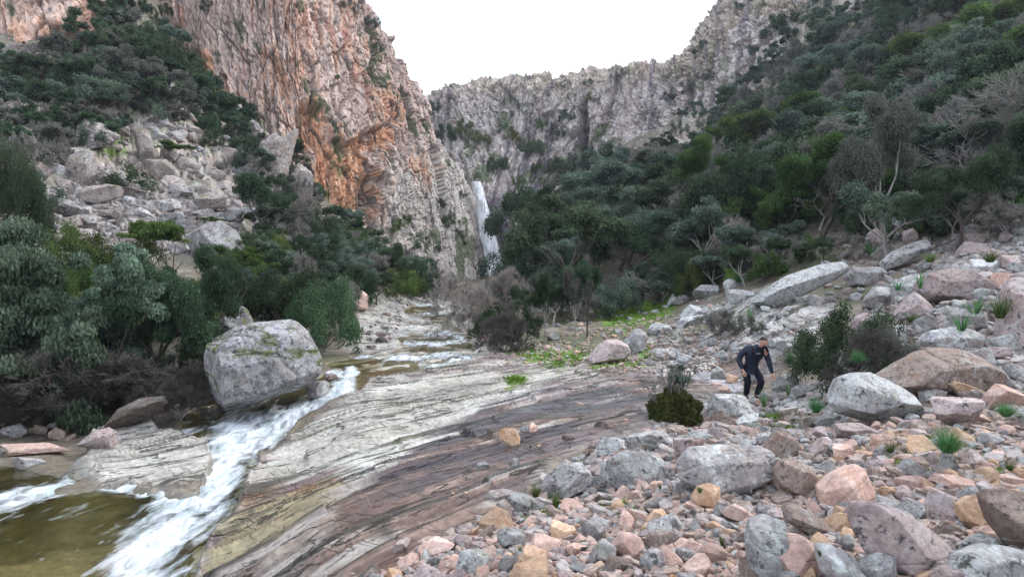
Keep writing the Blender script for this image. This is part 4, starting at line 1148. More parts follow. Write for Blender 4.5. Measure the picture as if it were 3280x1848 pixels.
 (950,450,24,12,'rock_grey','small mossy grey stone on the green patch',dict(d=7.2)),
 # lower left of the rubble
 (510,438,21,22,'rock_tan','tan stone standing on end on the wet purple slab',dict(d=11.6,roll=38,depth=.5)),
 (526,430,13,12,'rock_grey','grey stone behind the upright tan stone on the slab',dict(d=12.0)),
 (533,429,11,14,'rock_pink','pink stone at the right of the little group on the slab',dict(d=12.0)),
 (494,447,13,7,'rock_grey','small dark stone left of the upright tan stone',dict()),
 (568,438,12,8,'rock_dark','small black square stone on the wet slab',dict()),
 (484,466,15,11,'rock_grey','dark grey stone on the brown wet slab',dict()),
 (514,463,11,12,'rock_grey','rounded dark stone beside a pale flat one on the slab',dict()),
 (521,460,10,7,'rock_pale','pale flat stone beside the rounded dark one',dict()),
 (500,497,30,16,'rock_grey','knobbly grey stone on the edge of the rubble',dict()),
 (449,438,8,6,'rock_dark','tiny dark stone on the purple wet slab',dict()),
 (571,416,10,5,'rock_tan','tan pebble on the upper wet slab',dict()),
 (620,494,19,20,'rock_pink','pinkish stone below the frosted grey boulder',dict(d=6.2)),
 (643,488,16,16,'rock_pink','rounded pink stone, left of a touching pair under the mottled upright stone',dict(d=6.3)),
 (656,487,16,15,'rock_pink','rounded pink stone, right of a touching pair under the mottled upright stone',dict(d=6.3)),
 (534,562,27,32,'rock_tan','salmon-coloured tall stone at the bottom edge',dict(d=4.7,sub=5)),
 (474,562,37,32,'rock_white','grey stone with white streaks at the bottom edge',dict(d=5.0,sub=5)),
 (512,539,31,25,'rock_grey','grey lichen stone above the salmon tall stone',dict(d=5.4,sub=5)),
 (436,549,39,22,'rock_pink','long pink-topped stone with purple side at the lower left of the rubble',dict(d=5.8,roll=10,sub=5)),
 (532,522,22,14,'rock_pink','pinkish-tan flat stone in the moss gap',dict(d=5.9,roll=15)),
 (563,532,25,22,'rock_tan','orange-tan stone beside a dark grey upright one',dict(d=5.4,roll=22)),
 (592,530,24,27,'rock_grey','dark grey upright stone beside the orange-tan one',dict(d=5.3)),
 (628,550,33,32,'rock_pink','big pale pink stone in the lower middle of the rubble',dict(d=4.8,sub=5,roll=-25,seed=140)),
 (600,555,34,31,'rock_grey','blue-grey stone left of the big pale pink stone',dict(d=4.7,sub=5)),
 (656,519,26,22,'rock_tan','orange stone above the bottom middle rubble',dict(d=5.3)),
 (674,524,22,23,'rock_grey','grey stone right of the orange stone',dict(d=5.2)),
 (586,517,32,9,'rock_pink','thin flat pink stone lying across the rubble',dict(d=5.9)),
 (626,523,18,24,'rock_pink','reddish upright stone left of the orange stone',dict(d=5.4,roll=-10)),
 (403,546,20,17,'rock_mauve','purplish stone at the far left of the rubble',dict(d=6.2)),
 (433,561,16,13,'rock_grey','small grey stone at the bottom edge left of the white-streaked one',dict(d=5.4)),
 (508,566,22,24,'rock_grey','dark grey stone at the bottom edge left of the salmon stone',dict(d=4.8)),
 (575,550,25,17,'rock_pink','creamy pink stone left of the blue-grey stone',dict(d=5.0)),
 (660,505,34,16,'rock_grey','lichen-grey flat stone under the mottled upright stone',dict(d=5.9,roll=10)),
 (700,525,24,20,'rock_grey','grey-violet stone below the tan angular block',dict(d=5.0)),
 (690,548,30,24,'rock_pink','pink rubble stone left of the large rough grey stone',dict(d=4.6,sub=5)),
 (655,562,30,28,'rock_grey','dark lichen stone at the bottom edge right of the big pink one',dict(d=4.4,sub=5)),
 (700,568,34,26,'rock_pink','pale pink stone at the bottom edge left of the large rough grey stone',dict(d=4.2,sub=5)),
 (888,472,18,12,'rock_pink','little pink stone above the flat pink stone',dict(d=6.4)),
]
for (u, v, wp, hp, mt, lb, kw) in BIG:
    if not (200 < u < 345 and v < 415):
        vb_ = v + hp * .5
        if (u, v) in OUTL:
            q_ = OUTL[(u, v)]; q_ = q_[0] if isinstance(q_, tuple) else q_
            vb_ = max(p_[1] for p_ in q_)
        h_ = hit(u, vb_ - hp * .10)
        if h_ is not None: kw['d'] = h_.y * 1.01
    stone(u, v, wp, hp, mt, lb, **kw)

# ---- left scree and outcrops
LEFT = [
 (100,194,44,22,'rock_out','big tilted block with a brown face at the top of the pale scree',dict(d=50,roll=8,name='boulder',cat='boulder',sub=5)),
 (208,200,38,20,'rock_out','pale wedge boulder with a dark hollow under it at the right of the scree',dict(d=54,roll=-4,name='boulder',cat='boulder')),
 (216,238,62,44,'rock_pale','great pale slab boulder at the lower right of the scree',dict(d=44,roll=-24,name='boulder',cat='boulder',sub=6)),
 (232,215,26,20,'rock_pale','pale boulder between the wedge boulder and the great slab',dict(d=50,name='boulder',cat='boulder')),
 (60,208,48,18,'rock_pale','wide pale rock at the left of the scree',dict(d=45,name='boulder',cat='boulder')),
 (108,215,24,12,'rock_out','brown-faced stone in the middle of the scree',dict(d=46)),
 (142,213,26,12,'rock_pale','pale flat-topped stone in the middle of the scree',dict(d=47)),
 (167,206,24,16,'rock_pale','pale leaning stone right of middle in the scree',dict(d=49)),
 (85,222,28,14,'rock_pale','pale rounded stone low in the scree',dict(d=42)),
 (30,222,52,20,'rock_pale','broad pale rock at the left edge of the scree',dict(d=40,name='boulder',cat='boulder')),
 (176,222,36,18,'rock_pale','pale humped stone above the great slab',dict(d=45)),
 (84,170,34,44,'rock_out','pyramid-shaped pinkish rock standing above the scree',dict(d=56,planes=6,name='rock_outcrop',cat='outcrop',sub=5,depth=.7)),
 (143,148,24,42,'rock_out','tall square-cut standing slab on the left slope',dict(d=64,name='rock_outcrop',cat='outcrop',roll=8,blocky=1,planes=5,depth=.6)),
 (174,98,9,30,'rock_out','slender pinkish rock pillar among the slope trees',dict(d=76,name='rock_outcrop',cat='outcrop',depth=.8)),
 (234,120,16,34,'rock_out','slim grey rock tooth beside the green shrubs of the slope',dict(d=80,name='rock_outcrop',cat='outcrop',depth=.6)),
 (272,165,46,80,'rock_out','pale rock buttress at the foot of the ochre cliff',dict(d=84,name='rock_outcrop',cat='outcrop',depth=.5,sub=6,rough=.15,roll=-14)),
 (300,190,30,56,'rock_out','lower pale buttress joining the ochre cliff foot',dict(d=84,name='rock_outcrop',cat='outcrop',depth=.5,sub=5,rough=.1,roll=-10)),
 (95,135,50,34,'rock_out','pale broken crag above the pyramid rock',dict(d=62,name='rock_outcrop',cat='outcrop',depth=.5,sub=6,rough=.15)),
 (20,120,44,34,'rock_out','pale broken crag at the far left of the slope',dict(d=58,name='rock_outcrop',cat='outcrop',depth=.5,sub=6,rough=.15)),
 (12,58,50,38,'rock_out','whitish crag at the left edge under the upper cliff',dict(d=66,name='rock_outcrop',cat='outcrop',depth=.5,sub=6,rough=.15)),
 (76,14,20,46,'rock_pink','rounded pink pillar at the right end of the upper left crag',dict(d=71,name='rock_outcrop',cat='outcrop',depth=.8)),
 (160,170,30,26,'rock_out','pale blocks under the columned buttress',dict(d=64,name='rock_outcrop',cat='outcrop')),
 (294,244,46,36,'rock_out','reddish rocky spur running down beside the dark gully',dict(d=66,name='rock_outcrop',cat='outcrop',roll=-35,depth=.5,sub=5)),
 (308,276,24,14,'rock_pale','pale boulder among dark bushes above the stream shrubs',dict(d=52,name='boulder',cat='boulder')),
 (180,190,30,16,'rock_pale','pale stone under the trees at the top right of the scree',dict(d=55)),
 (130,192,26,12,'rock_out','brownish stone right of the big tilted block',dict(d=52)),
 (22,145,30,40,'rock_out','pale stepped rocks at the left edge above the scree',dict(d=50,name='rock_outcrop',cat='outcrop',sub=6,rough=.15)),
]
for (u, v, wp, hp, mt, lb, kw) in LEFT:
    kw.pop('d'); h_ = hit(u, v + hp * .45)
    if h_ is None: continue
    kw['d'] = h_.y - wp * .1 * h_.y / F
    stone(u, v, wp, hp, mt, lb, **kw)

# ---- many more loose stones: one mesh per kind, copied one by one
rnd = random.Random(11)
LOOSE = []
RLM = [((728,472),'the white-splashed grey block'),((784,444),'the dark pyramid stone'),((796,485),'the sharp faceted stone'),((849,487),'the triangular pink slab'),((706,500),'the tan angular block'),((638,470),'the big frosted boulder'),((567,480),'the lone grey-green boulder'),
 ((880,402),'the pale undercut boulder'),((905,542),'the largest pink slab'),((977,515),'the brown-tan block'),((534,562),'the salmon tall stone'),((628,550),'the big pale pink stone'),((771,546),'the large rough bottom stone'),((948,452),'the feathery plant'),
 ((934,372),'the great flat boulder'),((1010,312),'the tall edge rock'),((800,283),'the long tilted slab'),((675,405),'the round slab bush'),((752,360),'the hiker'),((622,350),'the boulder pair'),((956,284),'the wide purplish boulder'),((906,254),'the upper tilted slab'),((845,335),'the grey thicket'),
 ((216,238),'the great pale slab'),((100,194),'the tilted scree block'),((84,170),'the pyramid rock'),((143,148),'the standing slab'),((208,200),'the pale wedge boulder'),((272,165),'the cliff-foot buttress'),((30,222),'the broad left scree rock'),((436,549),'the long pink-topped stone'),((474,562),'the white-streaked grey stone'),
 ((510,438),'the upright tan stone'),((134,413),'the red-brown wedge'),((356,299),'the pinkish square boulder'),((509,330),'the stream-bend bushes'),((1006,398),'the smooth pink edge boulder'),((174,98),'the slender pillar'),((576,342),'the slim oaks')]
def near_rock(u, v):
    b = min(RLM, key=lambda q: math.hypot(q[0][0] - u, (q[0][1] - v) * 1.3))
    dx, dy = u - b[0][0], v - b[0][1]
    rel = ('right of' if dx > 0 else 'left of') if abs(dx) > abs(dy) * 1.2 else ('above' if dy < 0 else 'below')
    return f"{rel} {b[1]}"
PROTO = {}
def proto(mat, k):
    key = (mat, k)
    if key not in PROTO:
        SB = 4 if k < 3 else 3
        P = stone_shape(900 + k * 7 + len(mat) * 3, SB, 5 + k, .008, .028, .2)
        P = P / (np.abs(P).max(0))
        PROTO[key] = mesh_np('rock', P * .5, ICO[SB][1], M[mat], False)
    return PROTO[key]
def overlaps(u, v, r, lim):
    for (su, sv, sw, sh_, sdp) in STONES:
        if abs(u - su) < (sw * .5 + r) * lim and abs(v - sv) < (sh_ * .5 + r * .7) * lim:
            return True
    return False
DESC = {'rock_pink': 'pink', 'rock_tan': 'tan', 'rock_grey': 'grey', 'rock_white': 'white-blotched', 'rock_brown': 'brown', 'rock_mauve': 'grey-pink', 'rock_pale': 'pale', 'rock_out': 'buff', 'rock_dark': 'dark'}
def scatter(poly, n, wmin, wmax, mats, place, group, lim=.85, power=2.0, tries=30, hfac=(.55, .9)):
    xs = [p[0] for p in poly]; ys = [p[1] for p in poly]
    P = np.array(poly, float); made = 0
    for _ in range(n * tries):
        if made >= n: break
        u = rnd.uniform(min(xs), max(xs)); v = rnd.uniform(min(ys), max(ys))
        if poly_sdf(np.array([u]), np.array([v]), poly)[0] > 0: continue
        fall = (v - min(ys)) / (max(ys) - min(ys) + 1)
        wpx = (wmin + (wmax - wmin) * rnd.random() ** power) * (.55 + .6 * fall)
        if overlaps(u, v, wpx * .5, lim): continue
        h_ = hit(u, v + wpx * .2)
        if h_ is None: continue
        mt = rnd.choice(mats)
        o = bpy.data.objects.new('rock', proto(mt, rnd.randrange(7)))
        wd = wpx * h_.y / F
        o.scale = (wd * rnd.uniform(.8, 1.1), wd * rnd.uniform(.8, 1.2), wd * rnd.uniform(*hfac))
        o.rotation_euler = (rnd.uniform(-.5, .5), rnd.uniform(-.5, .5), rnd.uniform(0, 6.28))
        o.location = h_ + Vector((0, wd * .2, wd * .12))
        size = 'small' if wpx < (wmin + wmax) * .45 else 'mid-sized'
        LOOSE.append((wpx if -5 < u < 1029 and v < 582 else -1, o, f"{size} {DESC[mt]} stone {near_rock(u, v)}", group, u, mt))
        STONES.append((u, v, wpx, wpx * .7, h_.y)); made += 1
    return made
RUB = [(372,580),(420,552),(470,530),(510,512),(560,500),(600,498),(680,500),(720,510),(740,530),(750,580)]
RUB2 = [(600,440),(700,425),(790,415),(830,432),(830,470),(760,500),(690,500),(590,500),(560,470)]
RUB3 = [(830,425),(920,425),(1030,420),(1030,580),(740,580),(720,500),(800,450)]
RUB4 = [(700,405),(770,392),(840,380),(870,300),(930,255),(1030,240),(1030,420),(930,430),(800,425),(720,430)]
SLB = [(420,500),(520,440),(600,390),(700,350),(790,335),(740,395),(640,440),(560,470),(520,500)]
BNK = [(640,345),(690,320),(760,300),(800,310),(790,345),(700,362),(640,365)]
MIDF = [(520,345),(600,332),(680,318),(660,340),(600,345),(560,362),(500,365)]
ms = ['rock_pink', 'rock_tan', 'rock_pink', 'rock_grey', 'rock_mauve', 'rock_mauve', 'rock_grey', 'rock_pink', 'rock_brown']
n_ = [scatter(RUB, 380, 11, 44, ms, 'in the lower left of the rubble', 'loose stones of the lower rubble', .46),
      scatter(RUB2, 240, 12, 52, ['rock_grey', 'rock_white', 'rock_grey', 'rock_mauve', 'rock_brown', 'rock_pale', 'rock_pink'], 'between the big lichen blocks', 'loose stones between the lichen blocks', .46),
      scatter(RUB3, 400, 14, 64, ms, 'in the rubble at the right', 'loose stones of the right rubble', .46, 1.6),
      scatter(RUB4, 300, 10, 62, ['rock_white', 'rock_mauve', 'rock_grey', 'rock_white', 'rock_pale', 'rock_pale'], 'on the bank behind the big boulders', 'stones of the right bank', .5),
      scatter(SLB, 22, 4, 9, ['rock_pink', 'rock_tan', 'rock_grey', 'rock_dark'], 'lying on the wet slab', 'stones on the wet slab', 1.2),
      scatter(BNK, 60, 7, 22, ['rock_white', 'rock_pale', 'rock_grey'], 'on the mossy bank left of the hiker', 'stones of the mossy bank', .7),
      scatter(MIDF, 36, 4, 9, ['rock_pink', 'rock_tan', 'rock_pale', 'rock_mauve'], 'around the small oaks at mid valley', 'stones around the small oaks', .9),
      scatter([(1030,235),(1180,215),(1330,330),(1330,640),(1030,600)], 150, 14, 70, ms + ['rock_white'] * 2, 'beyond the right of the rubble', 'loose stones beyond the rubble', .55),
      scatter([(420,590),(1030,584),(1330,640),(1330,720),(460,720)], 120, 14, 60, ms, 'near the photographer', 'loose stones near the photographer', .55),
      scatter(CRAG[0], 150, 10, 34, ['rock_out', 'rock_out', 'rock_pale'], 'among the crags of the left slope', 'blocks of the left crags', .5, 1.3, 30, (.45, .85)),
      scatter([(0,110),(60,110),(60,170),(0,190)], 16, 10, 26, ['rock_out', 'rock_pale'], 'in the far left crag', 'blocks of the far left crag', .6, 1.3, 30, (.8, 1.3)),
      scatter([(480,352),(480,330),(540,325),(620,312),(700,296),(760,300),(700,330),(640,330),(560,345)], 60, 5, 14, ['rock_mauve', 'rock_pale', 'rock_grey', 'rock_pink'], 'on the valley floor under the small oaks', 'stones of the valley floor', .8),
      scatter([(-5,208),(60,186),(150,182),(230,195),(242,225),(225,250),(100,248),(-5,262)], 130, 10, 30, ['rock_pale', 'rock_pale', 'rock_out'], 'in the pale scree on the left slope', 'stones of the left scree', .62, 1.2),
      scatter([(60,440),(0,462),(0,420),(200,395),(215,412),(160,425)], 45, 7, 26, ['rock_dark', 'rock_brown', 'rock_grey'], 'on the shaded left bank', 'stones of the shaded bank', .7),
      scatter([(365,330),(400,300),(430,292),(405,310),(395,335),(372,350)], 40, 4, 14, ['rock_mauve', 'rock_pale', 'rock_dark'], 'along the left edge of the upper stream', 'stones by the upper stream', .7),
      scatter([(820,255),(900,205),(1030,170),(1030,250),(930,262),(860,300),(790,300)], 170, 8, 42, ['rock_pale', 'rock_mauve', 'rock_white'], 'under the pale-trunked trees on the right slope', 'stones under the right slope trees', .5)]
LOOSE.sort(key=lambda q: -q[0])
n_named = sum(1 for q in COL.objects if q.name.split('.')[0] == 'rock')
keep_n = max(0, 292 - n_named)
for q in LOOSE[:keep_n]:
    COL.objects.link(q[1]); tag(q[1], q[2], 'rock', q[3], q[4])
def merge_loose(rest):
    by = {}
    for q in rest: by.setdefault(q[5], []).append(q[1])
    for mt, obs in by.items():
        Vs, Fs, off = [], [], 0
        for o in obs:
            me = o.data; n = len(me.vertices); co = np.empty(n * 3, np.float32); me.vertices.foreach_get('co', co)
            co = co.reshape(-1, 3) * np.array(o.scale); Rm = np.array(o.rotation_euler.to_matrix())
            co = co @ Rm.T + np.array(o.location)
            f = np.empty(len(me.polygons) * 3, np.int32); me.polygons.foreach_get('vertices', f)
            Vs.append(co); Fs.append(f.reshape(-1, 3) + off); off += n
            bpy.data.objects.remove(o)
        struct(link('rubble', mesh_np('rubble', np.concatenate(Vs), np.concatenate(Fs), M[mt])), 'stuff')
merge_loose(LOOSE[keep_n:])
print('stones', n_, len(STONES), n_named)

# gravel: a mass of tiny stones nobody would count, one mesh
def gravel(name, poly, n, wmin, wmax, mat, label_seed):
    rs = np.random.RandomState(label_seed)
    D, Fc = ICO[3]
    shapes = [stone_shape(3000 + k, 3, 4 + k // 2, .005, .02, .2) for k in range(6)]
    Vs, Fs, off = [], [], 0
    xs = [p[0] for p in poly]; ys = [p[1] for p in poly]
    U = rs.uniform(min(xs), max(xs), n * 3); Vq = rs.uniform(min(ys), max(ys), n * 3)
    ok = poly_sdf(U, Vq, poly) < 0
    for u, v in list(zip(U[ok], Vq[ok]))[:n]:
        h_ = hit(u, v)
        if h_ is None: continue
        wd = rs.uniform(wmin, wmax) * h_.y / F
        P = shapes[rs.randint(6)] * wd * .6 * rs.uniform(.6, 1.2, 3)
        a = rs.uniform(0, 6.28); P = P @ np.array([[math.cos(a), -math.sin(a), 0], [math.sin(a), math.cos(a), 0], [0, 0, 1]])
        P = P + np.array(h_) + np.array([0, 0, wd * .1])
        Vs.append(P); Fs.append(Fc + off); off += len(P)
    o = link(name, mesh_np(name, np.concatenate(Vs), np.concatenate(Fs), M[mat], False))
    struct(o, 'stuff')
    return o
M['grav1'] = mat_rock('gravel_pink', (.46, .33, .275), (.32, .24, .21), (.60, .50, .44), .0, scale=.8, stain_amt=.6)
M['grav2'] = mat_rock('gravel_grey', (.42, .36, .34), (.28, .24, .23), (.56, .52, .50), .0, scale=.8)
gravel('gravel', [(330,585),(400,556),(470,525),(520,500),(600,470),(620,445),(700,420),(800,410),(1030,410),(1030,585)], 1500, 4, 12, 'grav1', 1)
gravel('gravel', [(380,585),(470,525),(600,445),(700,410),(860,380),(900,290),(1030,240),(1030,585)], 1300, 4, 12, 'grav2', 2)
gravel('gravel', [(500,350),(560,335),(690,312),(700,345),(760,335),(800,330),(700,380),(600,372)], 700, 1.5, 4, 'grav1', 3)
gravel('gravel', [(0,210),(60,186),(150,182),(240,195),(245,250),(0,262)], 900, 3, 9, 'grav2', 4)
#@@VEG
# ------------------------------------------------------------------ vegetation
def tubes(segs, sides=5):
    """segs: (p0, p1, r0, r1) -> verts, quads"""
    S = np.array([[*a, *b, r0, r1] for a, b, r0, r1 in segs], float)
    A, B = S[:, :3], S[:, 3:6]
    d = B - A; d /= np.linalg.norm(d, axis=1)[:, None] + 1e-9
    h = np.where(np.abs(d[:, 2:3]) > .9, np.array([[1., 0, 0]]), np.array([[0, 0, 1.]]))
    x = np.cross(d, h); x /= np.linalg.norm(x, axis=1)[:, None]; y = np.cross(d, x)
    an = np.arange(sides) * 2 * math.pi / sides
    ring = x[:, None] * np.cos(an)[None, :, None] + y[:, None] * np.sin(an)[None, :, None]
    V = np.concatenate([A[:, None] + ring * S[:, 6][:, None, None], B[:, None] + ring * S[:, 7][:, None, None]], 1).reshape(-1, 3)
    base = np.arange(len(S))[:, None] * 2 * sides
    i = np.arange(sides); j = (i + 1) % sides
    Fq = np.stack([base + i, base + j, base + j + sides, base + i + sides], -1).reshape(-1, 4)
    return V, Fq

def grow(seed, height=1.0, trunk=.28, limbs=4, depth=4, spread=.9, up=.35, shrink=.72, wig=.25, r0=.028, first=.26, lean=.1, kids=(2, 3)):
    rs = random.Random(seed); segs, tips = [], []
    def rv(): return Vector((rs.gauss(0, 1), rs.gauss(0, 1), rs.gauss(0, 1)))
    def limb(p, d, L, r, k):
        n = 3
        for i in range(n):
            d = (d + rv() * wig * .45 + Vector((0, 0, up * .12))).normalized()
            q = p + d * L / n; r1 = r * .86
            segs.append((p[:], q[:], r, r1)); p, r = q, r1
            if k <= 1 and i < n - 1 and rs.random() < .5: tips.append((p.copy(), d.copy()))
        if k == 0:
            tips.append((p.copy(), d.copy())); return
        for _ in range(rs.randint(*kids)):
            side = rv(); side = (side - side.dot(d) * d).normalized()
            nd_ = (d + side * spread * rs.uniform(.5, 1.1) + Vector((0, 0, up * .4))).normalized()
            limb(p, nd_, L * shrink * rs.uniform(.8, 1.15), r * .66, k - 1)
    p = Vector((0, 0, -.04)); d = Vector((rs.gauss(0, lean), rs.gauss(0, lean), 1)).normalized(); r = r0
    for i in range(3):
        d = (d + rv() * .1).normalized(); q = p + d * (trunk + .04) / 3
        segs.append((p[:], q[:], r * (1.3 if i == 0 else 1), r * .9)); p, r = q, r * .9
    a0 = rs.uniform(0, 6.28)
    for i in range(limbs):
        a = a0 + i * 6.28 / limbs + rs.uniform(-.4, .4)
        nd_ = (Vector((math.cos(a), math.sin(a), 0)) * spread + Vector((0, 0, 1)) * (up + .45)).normalized()
        limb(p.copy(), nd_, first * rs.uniform(.85, 1.15), r * .7, depth)
    zmax = max(t_[0].z for t_ in tips)
    return segs, tips, zmax

def leaves(centres, per, rad, size, seed, flat=.5, upb=.5, elong=1.9):
    rs = np.random.RandomState(seed)
    C_ = np.array(centres, float); n = len(C_)
    cr = rad * rs.uniform(.7, 1.3, n)
    P = rs.normal(size=(n, per, 3)); P /= np.linalg.norm(P, axis=2)[..., None]
    P *= (rs.uniform(0, 1, (n, per, 1)) ** .4)
    P[..., 2] *= flat
    nrm = P + np.array([0, 0, upb]) + rs.normal(size=P.shape) * .55
    P = C_[:, None] + P * cr[:, None, None]
    P = P.reshape(-1, 3); nrm = nrm.reshape(-1, 3); nrm /= np.linalg.norm(nrm, axis=1)[:, None] + 1e-9
    tdir = np.cross(nrm, rs.normal(size=P.shape)); tdir /= np.linalg.norm(tdir, axis=1)[:, None] + 1e-9
    bd = np.cross(nrm, tdir); sz = size * rs.uniform(.6, 1.4, len(P))[:, None]
    a = tdir * sz * .5 * elong; b = bd * sz * .5
    V = np.stack([P - a, P + b * .9 - a * .1, P + a, P - b * .9 - a * .1], 1).reshape(-1, 3)
    Fq = np.arange(len(V)).reshape(-1, 4)
    lv = np.clip(np.repeat(np.repeat(rs.uniform(.2, .8, n), per) + rs.normal(size=n * per) * .22, 4), 0, 1)
    return V, Fq, lv

M['leaf_dark'] = mat_leaf('leaf_dark', (.022, .040, .024), (.095, .140, .080), .35)
M['leaf_blue'] = mat_leaf('leaf_blue', (.050, .080, .060), (.155, .205, .155), .3)
M['leaf_green'] = mat_leaf('leaf_green', (.038, .065, .022), (.12, .18, .055), .25)
M['leaf_silver'] = mat_leaf('leaf_silver', (.05, .085, .055), (.20, .27, .19), .2)
M['leaf_grey'] = mat_leaf('leaf_grey', (.08, .085, .072), (.18, .185, .155), .2)
M['leaf_olive'] = mat_leaf('leaf_olive', (.06, .075, .022), (.16, .185, .065), .2)
M['leaf_fern'] = mat_leaf('leaf_fern', (.04, .12, .045), (.12, .27, .11), .2)
M['leaf_heath'] = mat_leaf('leaf_heath', (.035, .048, .016), (.125, .15, .055), .2)
M['leaf_teal'] = mat_leaf('leaf_teal', (.03, .065, .035), (.10, .19, .10), .2)
M['twig_dark'] = mat_bark('twigs_dark', (.05, .045, .042), (.13, .12, .11))
M['bark'] = mat_bark('bark', (.045, .038, .032), (.11, .095, .085))
M['bark_pale'] = mat_bark('bark_pale', (.20, .18, .17), (.40, .37, .35))
M['twig'] = mat_bark('twigs', (.19, .165, .15), (.38, .34, .31))
M['twig_grey'] = mat_bark('twigs_grey', (.14, .135, .125), (.29, .275, .25))

PT = {}
def norm_pair(V1, V2=None):
    return V1
def make_proto(kind, leafm, barkm, level, seed):
    """level 0 far, 1 middle, 2 near; unit height"""
    key = (kind, leafm, barkm, level, seed)
    if key in PT: return PT[key]
    per = {0: 80, 1: 170, 2: 420}[level]; size = {0: .028, 1: .018, 2: .0105}[level]
    if kind == 'oak':
        segs, tips, zm = grow(seed, limbs=4, depth=3, spread=.95, up=.32, first=.25, trunk=.26)
        rad, flat = .115, .6
    elif kind == 'tall':
        segs, tips, zm = grow(seed, limbs=4, depth=3, spread=.8, up=.5, first=.25, trunk=.3, r0=.02)
        rad, flat = .10, .65
    elif kind == 'flat':
        segs, tips, zm = grow(seed, limbs=4, depth=3, spread=.75, up=.55, first=.30, trunk=.30, wig=.3)
        mz = sorted(t_[0].z for t_ in tips)[int(len(tips) * .35)]
        tips = [(Vector((t_[0].x * 1.1, t_[0].y * 1.1, t_[0].z * .8 + zm * .18)), t_[1]) for t_ in tips if t_[0].z > mz]
        rad, flat = .115, .36
    elif kind == 'shrub':
        segs, tips, zm = grow(seed, limbs=6, depth=2, spread=1.3, up=.18, first=.36, trunk=.04, r0=.016, shrink=.7)
        rs = random.Random(seed)
        for _ in range(20 if level < 2 else 46):
            a = rs.uniform(0, 6.28); q = rs.uniform(.1, .85) ** .7
            tips.append((Vector((math.cos(a) * q * .6, math.sin(a) * q * .6, .1 + (1 - q * q) * .55 * rs.uniform(.5, 1))), Vector((0, 0, 1))))
        rad, flat = .15, .8
    elif kind in ('bare', 'dead'):
        dp = {0: 4, 1: 5, 2: 5}[level] - (1 if kind == 'dead' else 0)
        segs, tips, zm = grow(seed, limbs=7 if kind == 'bare' else 3, depth=dp, spread=.85 if kind == 'bare' else .9, up=.22 if kind == 'bare' else .35, first=.25, trunk=.05 if kind == 'bare' else .3, r0=.02 if kind == 'bare' else .03, shrink=.74, kids=(2, 3), wig=.35)
        nth = {0: .0045, 1: .0028, 2: .0022}[level]
        thick = segs[:3] if kind == 'dead' else [q for q in segs if q[2] > .006]; thin = [(q[0], q[1], max(q[2], nth), max(q[3], nth)) for q in (segs[3:] if kind == 'dead' else [q for q in segs if q[2] <= .006])]
        V1, F1 = tubes(thick, 5); V2, F2 = tubes(thin, 3) if thin else (None, None)
        if kind == 'bare':
            rs = np.random.RandomState(seed); tp = np.array([t_[0][:] for t_ in tips]); td = np.array([t_[1][:] for t_ in tips])
            k = {0: 4, 1: 6, 2: 3}[level]; b0 = np.repeat(tp, k, 0); dd_ = np.repeat(td, k, 0) + rs.normal(size=(len(tp) * k, 3)) * .5
            dd_ /= np.linalg.norm(dd_, axis=1)[:, None]; e = b0 + dd_ * rs.uniform(.04, .09, (len(b0), 1))
            V3, F3 = tubes([(p, q, nth, nth * .6) for p, q in zip(b0, e)], 3)
            V2, F2 = (np.r_[V2, V3], np.r_[F2, F3 + len(V2)]) if V2 is not None else (V3, F3)
        s_ = 1.0 / max(V1[:, 2].max(), V2[:, 2].max() if V2 is not None else 0)
        a = mesh_np('trunk', V1 * s_, F1, M[barkm]); b = mesh_np('branches', V2 * s_, F2, M[barkm if kind == 'dead' else leafm])
        wd = np.percentile(np.abs(V2[:, :2] if V2 is not None else V1[:, :2]), 95) * 2 * s_
        PT[key] = (a, b, 'branches', wd); return PT[key]
    if leafm == 'leaf_silver': flat, size, rad = .36, size * 1.35, rad * .8
    cs = [t_[0][:] for t_ in tips]
    want = {0: 55, 1: 70, 2: 120}[level]
    if len(cs) > want:
        random.Random(seed).shuffle(cs); cs = cs[:want]
    V2, F2, lv = leaves(cs, per, rad, size, seed, flat)
    V1, F1 = tubes([q for q in segs if q[2] > (.004 if level < 2 else .0025)], 5 if level < 2 else 6)
    s_ = 1.0 / np.percentile(V2[:, 2], 99.5)
    a = mesh_np('trunk', V1 * s_, F1, M[barkm]); b = mesh_np('crown', V2 * s_, F2, M[leafm], False, {'lv': ('f', lv)})
    wd = np.percentile(np.abs(V2[:, :2]), 97) * 2 * s_
    PT[key] = (a, b, 'crown', wd)
    return PT[key]

